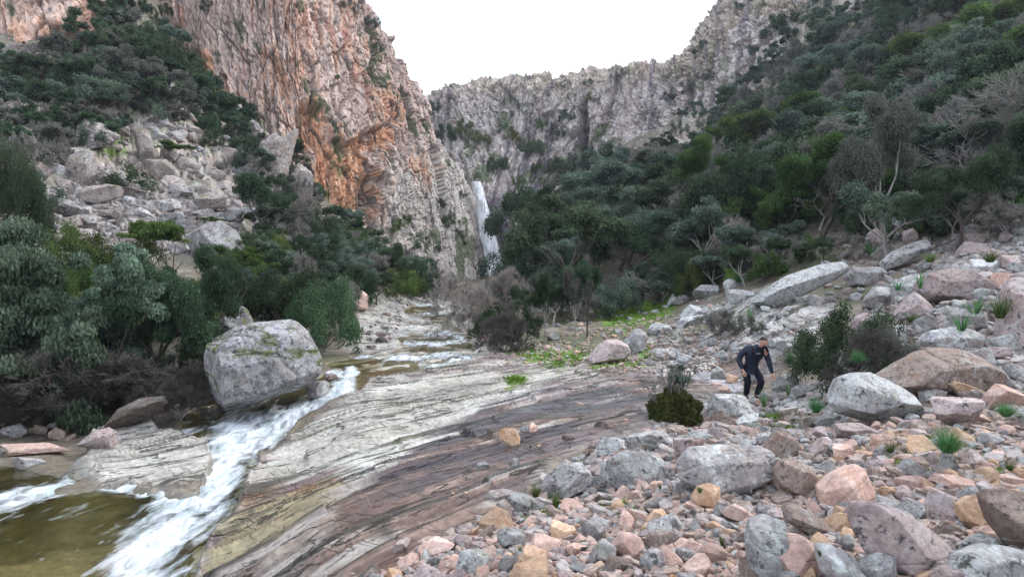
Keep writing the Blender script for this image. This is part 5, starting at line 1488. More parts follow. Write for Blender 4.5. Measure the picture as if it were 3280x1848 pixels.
NAMES = {'oak': ('oak_tree', 'tree'), 'tall': ('oak_tree', 'tree'), 'flat': ('flat_topped_tree', 'tree'), 'shrub': ('shrub', 'shrub'), 'bare': ('bare_tree', 'bare tree'), 'dead': ('dead_tree', 'dead tree')}
TONE = {'leaf_teal': 'fresh green', 'leaf_dark': 'dark green', 'leaf_blue': 'blue-grey', 'leaf_green': 'bright green', 'leaf_silver': 'silvery green', 'leaf_grey': 'dull grey', 'leaf_olive': 'olive', 'leaf_fern': 'fresh green', 'twig_dark': 'dark', 'twig': 'brown', 'twig_grey': 'grey'}
TREES = []
trs = random.Random(5)
def plant(base, hm, kind, leafm, barkm='bark', wfac=None, label=None, group=None, level=None, lean=0.0, u=None, seeds=4):
    px = hm * F / base[1]
    if level is None: level = 0 if px < 42 else (1 if px < 100 else 2)
    a, b, nm, wd = make_proto(kind, leafm, barkm, level, trs.randrange(seeds if level < 2 else 2) * 11 + 3)
    name, cat = NAMES[kind]
    if name == 'oak_tree' and leafm in ('leaf_blue', 'leaf_grey'): name = 'grey_oak_tree'
    if kind == 'tall' and name == 'oak_tree': name = 'slender_tree'
    e = link(name, None, None, base)
    e.empty_display_size = .3
    k = trs.uniform(.9, 1.15) if wfac is None else wfac / wd
    e.scale = (hm * k, hm * k, hm)
    e.rotation_euler = (trs.uniform(-.06, .06), lean, trs.uniform(0, 6.28))
    link('trunk', a, e); link(nm, b, e)
    tag(e, label, cat, group, None if u is None else u)
    TREES.append((base, wd * k * hm * .5))
    return e

def at(u, v, up=0):
    h_ = hit(u, v)
    return h_
def tree_px(u, vb, vt, wpx, kind, leafm, label, barkm='bark', d=None, level=None, group=None, lean=0.0, onto=None):
    """a tree whose foot is seen at (u, vb) and whose top reaches vt"""
    h_ = hit(u, vb)
    if d and (h_ is None or not .72 < h_.y / d < 1.35):
        h_ = unproj(u, vb, d); h_.z = ground_z(h_.x, h_.y)
    if h_ is None: return
    hm = (CY - vt) / F * h_.y - h_.z
    return plant(h_, hm, kind, leafm, barkm, (wpx * h_.y / F) / hm, label, group, level, lean)

KEY = [
 # centre of the valley
 (516,262,186,52,'oak','leaf_dark','tall dark oak standing right beside the waterfall','bark',96),
 (545,266,187,66,'oak','leaf_dark','broad dark oak with bare limbs, second right of the waterfall','bark',92),
 (592,262,176,74,'oak','leaf_blue','large grey-green oak with a spreading crown above the flat-topped tree','bark',98),
 (588,262,215,34,'flat','leaf_green','bright flat-topped tree on a pale forked trunk','bark_pale',78),
 (530,284,240,86,'shrub','leaf_dark','wide dark mound of shrub below the tall oaks by the waterfall','bark',84),
 (580,290,262,40,'shrub','leaf_dark','low dark shrub under the pale forked tree','bark',80),
 (468,334,270,60,'bare','twig','big rounded leafless brown tree beside the upper stream','twig',None),
 (503,318,264,44,'bare','twig','spreading leafless tree right of the big brown one','bark_pale',None),
 (488,345,320,22,'shrub','leaf_dark','small dark green bush at the stream bend','bark',44),
 (509,340,312,26,'shrub','leaf_green','round green bush on a short stem at mid valley','bark',43),
 (500,358,336,22,'bare','twig_grey','tangled dark twiggy bush by the stream edge','bark',36),
 (526,348,285,36,'oak','leaf_dark','small oak with thin dark trunk, leftmost of the row at the grassy flat','bark_pale',40),
 (545,343,275,36,'tall','leaf_dark','small oak, second of the row at the grassy flat','bark_pale',42),
 (576,342,268,34,'tall','leaf_grey','slim oak with a mottled trunk and feathery grey crown','bark_pale',41),
 (587,338,262,38,'tall','leaf_dark','slim oak with a black trunk right of the mottled one','bark',42),
 (612,315,282,36,'shrub','leaf_blue','grey-green bush right of the row of slim oaks','bark',48),
 (640,300,262,46,'oak','leaf_blue','round grey-green tree above the mossy slope','bark',56),
 (560,318,275,40,'oak','leaf_dark','leafy oak behind the row of slim oaks','bark',58),
 (536,312,276,34,'bare','twig_grey','grey leafless tree behind the left of the slim oaks','bark_pale',60),
 (498,300,276,30,'bare','twig','leafless bush between the waterfall foot and the brown tree','bark',80),
 (386,312,280,40,'dead','twig_grey','pale dead tree leaning over the upper stream','bark_pale',62),
 (430,262,236,40,'bare','twig_grey','leafless tree against the foot of the pale cliff','bark',112),
 (630,252,168,66,'oak','leaf_dark','very dark oak in the fold of the right slope','bark',100),
 (668,216,150,74,'oak','leaf_dark','dark rounded oak high in the fold under the right crag','bark',118),
 (612,200,148,40,'oak','leaf_blue','grey-green oak on the ridge against the back cliff','bark',126),
 (640,215,186,60,'oak','leaf_dark','dark oak filling the gully right of the waterfall wood','bark',110),
 (690,300,262,32,'shrub','leaf_olive','yellow-green bush over pale rocks on the right bank','bark',38),
 (672,268,232,26,'bare','twig_grey','grey leafless tree on the lower right slope','bark_pale',58),
 (738,268,212,54,'bare','twig','pinkish-grey leafless tree on the right slope above the white rocks','bark_pale',50),
 (716,276,236,34,'bare','twig_grey','grey leafless sapling left of the pinkish one','bark_pale',48),
 # right slope specimen trees
 (884,250,98,84,'oak','leaf_grey','tall grey thin-leaved tree with a pale trunk on the right slope','bark_pale',34),
 (888,262,180,90,'oak','leaf_blue','grey-crowned oak with several pale trunks on the right bank','bark_pale',31),
 (958,254,150,86,'oak','leaf_dark','dark green bushy oak at the right above the rocky bank','bark',33),
 (1004,160,60,60,'dead','twig_grey','twisted pale dead tree near the right edge of the slope','bark_pale',44),
 (980,80,44,40,'dead','twig_grey','short pale dead snag high on the right slope','bark_pale',60),
 (820,230,192,40,'dead','twig_grey','pale dead branches on the middle right slope','bark_pale',56),
 (700,262,140,70,'flat','leaf_green','green dome-crowned oak on the lower right slope','bark',64),
 (850,255,232,44,'bare','twig_grey','low grey thicket at the head of the long tilted slab','bark',30),
 (1010,240,190,70,'bare','twig_grey','grey leafless thicket near the right edge','bark_pale',28),
 # left bank
 (60,420,228,150,'shrub','leaf_silver','large silvery-green bush spreading over the left bank','bark',22),
 (-20,420,232,150,'shrub','leaf_silver','silvery-green bush cut by the left edge of the picture','bark',21),
 (125,410,246,110,'oak','leaf_silver','pale green tree right of the large silvery bush','bark',24),
 (160,400,262,120,'oak','leaf_dark','dark shady oak over the left bank','bark',25),
 (205,398,248,84,'oak','leaf_dark','dark oak rising behind the humped boulder','bark',28),
 (240,330,246,62,'flat','leaf_green','bright green flat-topped tree above the huge boulder','bark',34),
 (175,300,222,50,'flat','leaf_green','green parasol-shaped tree at the foot of the scree','bark',40),
 (150,290,222,52,'flat','leaf_green','flat green tree left of the parasol-shaped one','bark',41),
 (120,290,228,60,'shrub','leaf_green','green bush at the lower edge of the scree','bark',38),
 (60,282,222,80,'shrub','leaf_green','green bush above the large silvery one','bark',34),
 (8,250,140,70,'shrub','leaf_dark','big dark bush at the left edge beside the scree','bark',36),
 (30,215,165,60,'shrub','leaf_blue','dark blue-green bush above the left end of the scree','bark',42),
 (0,290,225,50,'shrub','leaf_green','bright green bush at the left edge under the scree','bark',33),
 (325,352,278,72,'shrub','leaf_teal','fresh green shrub at the water edge right of the huge boulder','bark',30),
 (290,335,268,80,'shrub','leaf_dark','dark green shrub behind the huge boulder','bark',34),
 (262,322,288,50,'shrub','leaf_dark','small dark shrub over the shoulder of the huge boulder','bark',31),
 (345,338,300,30,'shrub','leaf_grey','grey-green bush at the end of the pale rock ledge','bark',33),
 (140,415,345,130,'bare','twig_dark','dense dark leafless thicket on the shaded bank','bark',20.5),
 (60,425,340,140,'bare','twig_dark','tangled leafless thicket under the silvery bush','bark',20),
 (180,420,358,70,'bare','twig_dark','twiggy bush hanging over the water left of the huge boulder','bark_pale',19),
 (212,395,330,50,'shrub','leaf_dark','dark foliage mound against the left side of the huge boulder','bark',23),
 (20,410,330,90,'shrub','leaf_dark','dark foliage at the left edge under the silvery bush','bark',21.5),
 (100,400,322,90,'shrub','leaf_dark','dark foliage in the middle of the shaded bank','bark',22.5),
 (165,395,318,80,'shrub','leaf_dark','dark foliage mound in the right of the shaded bank','bark',23.5),
 (262,240,176,60,'oak','leaf_dark','dark tree with a crooked black trunk at the right end of the scree','bark',54),
 (300,235,186,34,'bare','twig','leafless crooked tree against the ochre cliff','bark',58),
 (342,245,216,40,'oak','leaf_dark','dark round oak under the ochre cliff','bark',80),
 (215,236,216,26,'flat','leaf_green','tiny parasol tree growing on the great pale slab','bark',42),
 (174,172,140,36,'flat','leaf_green','green dome-shaped bush at the foot of the columned buttress','bark',62),
 (132,196,164,44,'shrub','leaf_dark','dark bush at the top of the scree','bark',54),
 (390,290,244,40,'oak','leaf_dark','dark oak near the head of the stream, left side','bark',76),
 (365,296,248,50,'oak','leaf_dark','dark rounded oak over the upper left bank','bark',66),
 (415,296,262,36,'shrub','leaf_dark','dark bush left of the big brown leafless tree','bark',80),
 # shrubs on the right bank
 (866,392,322,64,'bare','twig_dark','large dark grey tangled thicket behind the hiker','bark',16.5),
 (824,384,322,62,'shrub','leaf_dark','dull green shrub growing through the grey thicket','bark',17.5),
 (850,386,304,96,'shrub','leaf_dark','dark green shrub on the upper edge of the grey thicket','bark',19),
 (888,380,320,64,'shrub','leaf_grey','dull green shrub at the right end of the grey thicket','bark',17),
 (716,336,308,36,'bare','twig_grey','small grey bush, left of two on the bank rocks','bark',22),
 (722,334,309,26,'shrub','leaf_grey','fine grey foliage of the small bush on the bank rocks','bark',22.5),
 (748,336,315,28,'shrub','leaf_grey','small grey bush, right of two on the bank rocks','bark',21),
]
for k_ in KEY:
    u, vb, vt, wp, kind, lf, lb, bk, d = k_
    if u > 600 and d and d < 40 and kind in ('shrub',) and False: pass
    tree_px(u, vb, vt, wp, kind, lf, lb, bk, d)

LANDMARKS = [((486,230),'the waterfall'),((266,365),'the huge stream boulder'),((230,240),'the great pale slab'),((120,215),'the scree'),((460,305),'the big brown leafless tree'),((588,225),'the bright flat-topped tree'),
 ((690,285),'the yellow-green bush'),((800,283),'the long tilted slab'),((884,200),'the tall grey thin-leaved tree'),((958,200),'the dark bushy bank oak'),((1004,110),'the twisted dead tree'),((845,340),'the grey thicket'),((270,165),'the pale cliff-foot buttress'),
 ((143,148),'the standing slab'),((84,170),'the pyramid rock'),((60,20),'the upper left crag'),((774,40),'the right crag'),((584,130),'the dark cleft'),((340,160),'the ochre hollow'),((355,299),'the pinkish square boulder'),((980,50),'the short dead snag'),((820,200),'the pale dead branches'),((660,170),'the dark oaks of the fold')]
def near_what(u, v):
    b = min(LANDMARKS, key=lambda q: math.hypot(q[0][0] - u, (q[0][1] - v) * 1.3))
    dx, dy = u - b[0][0], v - b[0][1]
    rel = ('right of' if dx > 0 else 'left of') if abs(dx) > abs(dy) * 1.2 else ('above' if dy < 0 else 'below')
    return f"{rel} {b[1]}"
def wood(poly, n, kinds, hr, spacing, place, group, wr=(.9, 1.3), vtop_clip=None, maxpx=140):
    xs = [p[0] for p in poly]; ys = [p[1] for p in poly]; made = 0
    for _ in range(n * 40):
        if made >= n: break
        u = trs.uniform(min(xs), max(xs)); v = trs.uniform(min(ys), max(ys))
        if poly_sdf(np.array([u]), np.array([v]), poly)[0] > 0: continue
        b = hit(u, v)
        if b is None or b.y > 210: continue
        hm = trs.uniform(*hr) * min(1, maxpx / (hr[1] * F / b.y))
        kind, lf, bk = trs.choice(kinds)
        r = hm * spacing
        if abs(u - 488) < 9 + hm * .6 * F / b.y and v - hm * F / b.y < 268 and v < 330: continue     # the fall stands free above the scrub
        if any((b - tb).length < r * .5 + tr_ * spacing for tb, tr_ in TREES): continue
        b.z -= .1
        size = 'tall' if hm > hr[0] + (hr[1] - hr[0]) * .66 else ('small' if hm < hr[0] + (hr[1] - hr[0]) * .33 else 'rounded')
        plant(b, hm, kind, lf, bk, trs.uniform(*wr), f"{size} {TONE[lf]} {NAMES[kind][1]} {near_what(u, v - hm * F / b.y * .5)}", group, None, trs.uniform(-.1, .1), u)
        made += 1
    return made
oakmix = [('oak', 'leaf_dark', 'bark'), ('oak', 'leaf_blue', 'bark'), ('oak', 'leaf_blue', 'bark_pale'), ('oak', 'leaf_dark', 'bark'), ('shrub', 'leaf_dark', 'bark'), ('flat', 'leaf_dark', 'bark'), ('tall', 'leaf_dark', 'bark'), ('bare', 'twig_grey', 'bark_pale')]
greymix = [('oak', 'leaf_blue', 'bark_pale'), ('oak', 'leaf_blue', 'bark'), ('oak', 'leaf_dark', 'bark'), ('tall', 'leaf_blue', 'bark_pale'), ('oak', 'leaf_dark', 'bark_pale'), ('oak', 'leaf_grey', 'bark_pale'), ('oak', 'leaf_green', 'bark'), ('shrub', 'leaf_dark', 'bark'), ('bare', 'twig_grey', 'bark_pale')]
res = [
 wood([(88,75),(120,60),(160,52),(215,108),(262,148),(292,190),(262,185),(205,142),(140,132),(88,135)], 30, [('oak', 'leaf_dark', 'bark'), ('oak', 'leaf_grey', 'bark'), ('oak', 'leaf_blue', 'bark'), ('shrub', 'leaf_dark', 'bark')], (2.6, 4.6), .30, '', 'trees among the left crags', (.95, 1.35)),
 wood([(740,268),(800,252),(860,232),(930,215),(1040,205),(1040,235),(940,248),(880,256),(850,262),(800,270),(760,285)], 26, [('oak', 'leaf_dark', 'bark_pale'), ('shrub', 'leaf_dark', 'bark'), ('shrub', 'leaf_green', 'bark'), ('oak', 'leaf_blue', 'bark_pale'), ('bare', 'twig_grey', 'bark_pale')], (1.4, 2.6), .4, '', 'bushes at the foot of the right slope'),
 wood([(640,150),(690,110),(740,80),(790,40),(850,-5),(880,5),(800,100),(720,150),(650,175)], 60, greymix[:5] + [('shrub', 'leaf_grey', 'bark')] * 2, (2.6, 4.6), .36, '', 'trees under the right crag'),

 wood([(700,290),(660,255),(640,230),(690,175),(760,120),(830,60),(860,12),(900,-10),(1040,-30),(1090,0),(1090,215),(960,225),(880,225),(830,240),(800,250),(740,262)], 175, greymix, (4.6, 7.6), .42, '', 'trees of the right slope'),
 wood([(510,285),(530,235),(560,190),(610,165),(680,150),(700,170),(690,260),(650,290),(600,300),(540,300)], 50, oakmix, (4.5, 7.5), .50, '', 'trees of the wood right of the waterfall'),
 wood([(700,200),(780,130),(860,60),(940,20),(1030,40),(1030,190),(940,200),(860,215),(760,240)], 18, [('dead', 'twig_grey', 'bark_pale')], (4.2, 6.0), .12, '', 'pale dead trees of the right slope'),
 wood([(600,300),(650,290),(720,262),(800,252),(760,285),(700,300),(640,312)], 16, greymix, (2.0, 3.4), .5, '', 'trees at the foot of the right slope'),
 wood([(-20,150),(0,80),(40,82),(85,62),(92,30),(100,0),(140,0),(162,48),(205,100),(255,140),(290,175),(312,215),(300,260),(262,255),(240,190),(190,120),(150,115),(110,150),(60,165),(0,190)], 85, [('oak', 'leaf_dark', 'bark'), ('oak', 'leaf_grey', 'bark'), ('oak', 'leaf_dark', 'bark'), ('oak', 'leaf_dark', 'bark'), ('bare', 'twig_grey', 'bark'), ('oak', 'leaf_blue', 'bark')], (3.0, 5.2), .40, '', 'trees of the left slope', (.9, 1.3), None, 44),
 wood([(262,240),(320,222),(380,250),(430,275),(430,300),(400,305),(372,305),(330,330),(300,340),(262,310),(230,300)], 80, [('oak', 'leaf_dark', 'bark'), ('oak', 'leaf_dark', 'bark'), ('oak', 'leaf_blue', 'bark'), ('shrub', 'leaf_dark', 'bark'), ('shrub', 'leaf_green', 'bark'), ('bare', 'twig_grey', 'bark')], (2.4, 4.0), .45, '', 'trees between the ochre cliff and the stream', (.9, 1.3), None, 46),
 wood([(-30,285),(60,285),(200,290),(262,300),(262,330),(180,345),(60,350),(-30,350)], 26, [('oak', 'leaf_dark', 'bark'), ('shrub', 'leaf_dark', 'bark'), ('shrub', 'leaf_green', 'bark')], (1.5, 2.3), .5, '', 'trees of the left bank'),
 wood([(-30,85),(90,62),(100,10),(150,0),(165,45),(180,90),(235,150),(290,205),(240,190),(150,115),(0,190),(-30,190)], 40, [('shrub', 'leaf_dark', 'bark'), ('shrub', 'leaf_blue', 'bark')], (1.4, 2.4), .4, '', 'low shrubs of the left slope'),
 wood([(640,300),(660,255),(640,230),(690,175),(760,120),(830,60),(900,-10),(1040,-30),(1090,0),(1090,215),(960,225),(880,225),(800,250),(740,262)], 50, [('oak', 'leaf_blue', 'bark'), ('shrub', 'leaf_dark', 'bark'), ('oak', 'leaf_dark', 'bark'), ('oak', 'leaf_green', 'bark')], (1.6, 2.8), .33, '', 'undergrowth shrubs of the right slope'),
 wood([(478,345),(484,318),(510,312),(530,335),(510,356)], 7, [('shrub', 'leaf_dark', 'bark'), ('bare', 'twig_dark', 'bark')], (1.2, 2.0), .4, '', 'bushes at the stream bend'),
 wood([(500,300),(520,285),(600,295),(690,280),(700,300),(640,312),(600,318),(560,325),(520,330),(500,325)], 20, [('shrub', 'leaf_dark', 'bark'), ('shrub', 'leaf_blue', 'bark'), ('bare', 'twig_grey', 'bark_pale'), ('oak', 'leaf_dark', 'bark_pale')], (1.5, 3.0), .42, '', 'bushes of the valley floor'),
]
open('/tmp/counts.txt', 'w').write(repr((n_, n_named, res, len(TREES))))
print('trees', res, len(TREES))

# shrubs clinging to the cliffs
from mathutils.bvhtree import BVHTree
def bvh_of(o):
    me = o.data; n = len(me.vertices); co = np.empty(n * 3, np.float32); me.vertices.foreach_get('co', co)
    f = np.empty(len(me.polygons) * 4, np.int32); me.polygons.foreach_get('vertices', f)
    return BVHTree.FromPolygons([tuple(x) for x in co.reshape(-1, 3).tolist()], f.reshape(-1, 4).tolist())
BV = [bvh_of(cliffL), bvh_of(cliffB), bvh_of(cliffC)]
def cliff_hit(u, v):
    dr = Vector(((u - CX) / F, 1, (CY - v) / F)).normalized(); best = None
    for b in BV:
        h_ = b.ray_cast(Vector((0, 0, 0)), dr)
        if h_[0] is not None and (best is None or h_[3] < best[1]): best = (h_[0], h_[3])
    return best[0] if best else None
CLF = [
 (350,8,18,'leaf_grey','grey bush on the top edge of the ochre cliff, by the sky'),(372,25,16,'leaf_blue','shrub on the skyline of the ochre cliff, below the top bush'),(378,48,10,'leaf_dark','dark shrub in a notch near the top of the ochre cliff'),
 (336,78,8,'leaf_olive','olive tuft in the middle of the ochre cliff'),(392,230,22,'leaf_green','bright green climber low on the pale part of the left cliff'),(405,222,16,'leaf_green','green climber beside the bright one on the left cliff'),
 (444,225,18,'leaf_green','vivid green creeper left of the waterfall'),(440,208,18,'leaf_dark','dark shrub above the vivid creeper left of the waterfall'),(450,218,14,'leaf_grey','greyish shrub on the pale cliff beside the waterfall'),(436,250,12,'leaf_green','green tuft low on the cliff left of the waterfall'),
 (413,245,14,'leaf_dark','dark shrub at the foot of the pale left cliff'),(462,196,10,'leaf_dark','small shrub at the lip beside the waterfall'),
 (462,134,26,'leaf_green','bright green bush at the left end of the cliff ledge'),(444,136,22,'leaf_dark','dark green bush in the notch where the two cliffs meet'),(434,110,16,'leaf_blue','pale bush on the skyline notch between the cliffs'),
 (531,152,26,'leaf_dark','dark tree on the ledge in the middle of the back cliff'),(499,168,22,'leaf_dark','dark tree on the ledge left of middle of the back cliff'),(556,170,22,'leaf_dark','dark tree on the lower ledge under the back cliff'),
 (566,118,16,'leaf_dark','dark bush in the face of the back cliff by the cleft'),(562,134,16,'leaf_dark','dark bush below another beside the cleft'),(589,84,11,'leaf_blue','small tree on the skyline at the head of the cleft'),(561,88,10,'leaf_grey','small bush on the skyline left of the cleft'),
 (621,76,12,'leaf_grey','small bush on the skyline right of the cleft'),(592,100,14,'leaf_olive','olive bush at the top of the dark cleft'),(482,142,18,'leaf_olive','olive scrub on the ledge above the waterfall'),(512,140,18,'leaf_olive','olive scrub in the centre of the ledge'),
 (545,128,16,'leaf_green','green scrub on the right of the ledge'),(536,172,16,'leaf_green','green scrub low on the ledge slope'),(518,182,14,'leaf_olive','olive scrub above the wet wall right of the waterfall'),(505,130,14,'leaf_dark','dark scrub at the top of the ledge'),
 (741,8,14,'leaf_blue','small tree on the crag top at the upper right skyline'),(774,34,30,'leaf_dark','dark bush in the face of the right crag'),(788,22,22,'leaf_dark','dark bush above and right of the one in the crag face'),(822,32,24,'leaf_blue','grey-green bush on the right shoulder of the crag'),
 (755,54,18,'leaf_blue','bush in the gully left in the crag face'),(768,66,20,'leaf_blue','bush in the lower gully of the crag'),(844,26,14,'leaf_dark','dark bush at the right end of the crag'),(700,52,18,'leaf_blue','scrub on the skyline shoulder left of the crag'),
 (712,78,18,'leaf_grey','grey scrub on the lower left crag'),(690,90,18,'leaf_grey','grey scrub where the back cliff meets the crag'),(735,100,20,'leaf_grey','grey scrub under the crag'),(670,100,16,'leaf_grey','grey scrub on the back cliff right of the cleft'),(800,60,18,'leaf_grey','grey scrub on pale blocks of the crag foot'),
 (206,8,14,'leaf_dark','dark tree at the top of the ochre cliff, left part'),(165,12,18,'leaf_green','green bush beside the top left end of the ochre cliff'),
]
for (u, v, wp, lf, lb) in CLF:
    b = cliff_hit(u, v + wp * .1)
    if b is None: b = cliff_hit(u, v + wp * .5)
    if b is None: continue
    hm = wp * .8 * b.y / F
    b = b + Vector((0, .2, -hm * .15))
    plant(b, hm, 'shrub', lf, 'bark', 1.25, lb, 'shrubs of the cliffs', 0 if wp < 24 else 1)

# green tufts among the stones: many thin blades each
def tuft_mesh(seed, n, spread, curve, mat, wid=.012, droop=.4):
    rs = np.random.RandomState(seed); Vs, Fs = [], []
    for i in range(n):
        a = rs.uniform(0, 6.28); t_ = rs.uniform(.1, 1) * spread; L = rs.uniform(.6, 1)
        d0 = np.array([math.cos(a) * t_, math.sin(a) * t_, 1.0]); d0 /= np.linalg.norm(d0)
        sd_ = np.array([-math.sin(a), math.cos(a), 0]) * wid
        b = np.array([math.cos(a), math.sin(a), 0]) * rs.uniform(0, .15); pts = []
        for k in range(4):
            f = k / 3; pts.append(b + d0 * L * f + np.array([math.cos(a), math.sin(a), 0]) * curve * f * f * L - np.array([0, 0, droop * f ** 3 * L * t_]))
        o0 = len(Vs)
        for k, p in enumerate(pts):
            wd = sd_ * (1 - k / 3.3); Vs += [p - wd, p + wd]
        for k in range(3): Fs.append([o0 + 2 * k, o0 + 2 * k + 1, o0 + 2 * k + 3, o0 + 2 * k + 2])
    V = np.array(Vs); return mesh_np('leaves', V, np.array(Fs), M[mat], False, {'lv': ('f', np.repeat(rs.uniform(.1, 1, n), 8))})
TF = {'fennel': tuft_mesh(1, 900, 1.1, .2, 'leaf_fern', .006, .6), 'grass': tuft_mesh(2, 160, .7, .35, 'leaf_green', .014), 'asphodel': tuft_mesh(3, 34, .7, .3, 'leaf_fern', .03, .5), 'rush': tuft_mesh(4, 700, .8, .1, 'leaf_olive', .010, .3)}
TUFT = [
 (948,452,56,32,'fennel','feathery blue-green plant spilling over the pointed stone'),(816,412,28,20,'fennel','bright feathery plant left of the pale undercut boulder'),(1006,416,36,18,'fennel','feathery green clump at the right edge of the rubble'),
 (764,406,22,22,'asphodel','strap-leaved plant beside the small reddish stone'),(788,395,16,18,'asphodel','strap-leaved plant between hiker and pale boulder'),(890,452,26,14,'grass','leafy green patch under the undercut boulder'),
 (790,363,20,16,'fennel','bright green clump left of the grey thicket'),(858,362,26,16,'fennel','green clump in front of the great flat boulder'),(930,262,30,12,'grass','green grass clump on the upper bank'),(990,262,34,14,'grass','green grass clump by the right edge of the upper bank'),
 (920,288,24,24,'asphodel','upright leafy plant left of the purplish boulder'),(898,290,22,16,'asphodel','low leafy plant left of the upright leafy one'),(976,316,50,26,'asphodel','broad-leaved plant below the purplish boulder'),(1000,318,40,30,'grass','bright green clump beside the tall edge rock'),
 (962,330,40,24,'asphodel','dark strap-leaved plant by the tall edge rock'),(912,322,26,12,'grass','mossy green tuft on the triangular boulder'),(750,318,22,18,'asphodel','leafy green plant under the low end of the long slab'),(738,282,30,16,'asphodel','row of leafy plants above the low end of the long slab'),
 (870,254,36,18,'asphodel','leafy plants under the pale-trunked oak'),(676,296,18,12,'grass','bright leafy tuft in the mossy slope'),(536,496,30,14,'grass','green weeds under the lone grey-green boulder'),(556,506,26,18,'grass','weeds between the grey boulder and the pinkish stones'),
 (656,420,18,10,'asphodel','thin blades at the left foot of the round bush'),(700,492,14,8,'grass','green tuft in the gap under the lichen block'),(820,555,12,10,'grass','small green tuft between bottom stones'),(722,545,14,12,'grass','grass tuft in the bottom rubble'),
 (660,488,10,8,'grass','green tuft beside the touching pink stones'),(1010,470,22,12,'grass','green tuft near the right edge'),(520,550,10,7,'grass','moss tuft near the bottom edge'),(720,458,14,8,'grass','small tuft on top of the lichen block'),
]
for (u, v, wp, hp, kd, lb) in TUFT:
    b = hit(u, v)
    if b is None: continue
    # stand on whatever stone lies nearest in front
    ds = [s_[4] for s_ in STONES if abs(s_[0] - u) < s_[2] * .6 and abs(s_[1] - v) < s_[3] * .7 and s_[4] < b.y]
    if ds: b = unproj(u, v, min(ds) * .995)
    e = link({'fennel': 'fennel_plant', 'grass': 'grass_tuft', 'asphodel': 'leafy_plant', 'rush': 'rush_clump'}[kd], TF[kd], None, b)
    hm = hp * b.y / F; wm = wp * b.y / F
    e.scale = (wm * .6, wm * .6, hm * 1.1); e.rotation_euler = (0, 0, trs.uniform(0, 6))
    tag(e, lb, 'plant')

# the round bush on the slab: heath base, grey twigs, leafy top
b = hit(675, 428); b.y = 11.3; b = unproj(675, 426, 11.3)
e = link('bush', None, None, b); tag(e, 'round brown-green bush with a grey twiggy leafy top growing from the wet slab', 'bush')
S1 = 1 / F * 11.3
V2, F2, lv = leaves([(math.cos(a) * q * 25 * S1, math.sin(a) * q * 18 * S1, (6 + (1 - q * q * .6) * 34 * z_) * S1) for a, q, z_ in [(i * 2.4, ((i % 17 + 1) / 17) ** .5, .1 + .9 * ((i * 7) % 10) / 10) for i in range(110)]], 380, 6 * S1, .016, 5, .9, .3, 5)
link('foliage', mesh_np('foliage', V2, F2, M['leaf_heath'], False, {'lv': ('f', lv)}), e)
segs, tips, zm = grow(41, limbs=9, depth=4, spread=.6, up=.5, first=.22, trunk=.1, r0=.014, wig=.3)
V1, F1 = tubes([(p, q, max(a_, .0045), max(b_, .0045)) for p, q, a_, b_ in segs], 4)
k = 66 * S1 / zm
link('twigs', mesh_np('twigs', V1 * np.array([k * .75, k * .75, k]), F1, M['twig_grey']), e)
tp = [(t_[0][0] * k * .75, t_[0][1] * k * .75, t_[0][2] * k) for t_ in tips]
hi = [p for p in tp if p[2] > 44 * S1] + [((i % 5 - 2) * 3.4 * S1, (i % 3 - 1) * 3 * S1, (52 + (i * 5) % 17) * S1) for i in range(22)]
V2, F2, lv = leaves([(p[0] * 1.5, p[1] * 1.5, p[2]) for p in hi[:60]], 22, 4.0 * S1, .026, 8, .9, .3)
link('leafy_top', mesh_np('leafy_top', V2, F2, M['leaf_blue'], False, {'lv': ('f', lv)}), e)
V1, F1 = tubes([((0, 0, 30 * S1), (-1 * S1, 0, 66 * S1), .012, .006)] + [((0, 0, (38 + i * 3) * S1), (math.cos(i * 2.2) * 8 * S1, math.sin(i * 2.2) * 5 * S1, (46 + i * 3) * S1), .006, .003) for i in range(8)], 4)
link('stem', mesh_np('stem', V1, F1, M['twig_grey']), e)

# grass and moss cushions over the green patches
def turf(polys, n, hgt, mat, name, px=1.0):
    rs = np.random.RandomState(9); Vs, lvv = [], []
    for p, cnt in polys:
        xs = [q[0] for q in p]; ys = [q[1] for q in p]
        U = rs.uniform(min(xs), max(xs), cnt * 3); Vq = rs.uniform(min(ys), max(ys), cnt * 3)
        ok = poly_sdf(U, Vq, p) < -rs.uniform(-2, 3, len(U))
        for u, v in list(zip(U[ok], Vq[ok]))[:cnt]:
            if fbm(np.array([u * .15]), np.array([v * .3]), np.array([0.]), 2, 4)[0] < -.12: continue
            b = hit(u, v)
            if b is None: continue
            a = rs.uniform(0, 6.28); wd = b.y / F * rs.uniform(.5, 1.0) * px; h_ = hgt * rs.uniform(.4, 1.3) * (1 + b.y * .02)
            s_ = np.array([math.cos(a), math.sin(a), 0]) * wd; tip = np.array([rs.normal() * .5, rs.normal() * .5, 1]) * h_; bb = np.array(b) - np.array([0, 0, .01])
            Vs += [bb - s_, bb + s_, bb + s_ * .4 + tip, bb - s_ * .4 + tip]; lvv += [rs.rand()] * 4
    struct(link(name, mesh_np(name, np.array(Vs), np.arange(len(Vs)).reshape(-1, 4), M[mat], False, {'lv': ('f', np.array(lvv))})), 'stuff')
M['turf'] = mat_leaf('turf', (.06, .11, .012), (.17, .28, .035), .05)
turf([(GRASS[0], 1600), (GRASS[1], 400), (GRASS[2], 500), (GRASS[3], 1500), (GRASS[4], 500), (GRASS[5], 900), (GRASS[6], 300), (GRASS[10], 250), (GRASS[11], 250)], 0, .05, 'turf', 'grass')

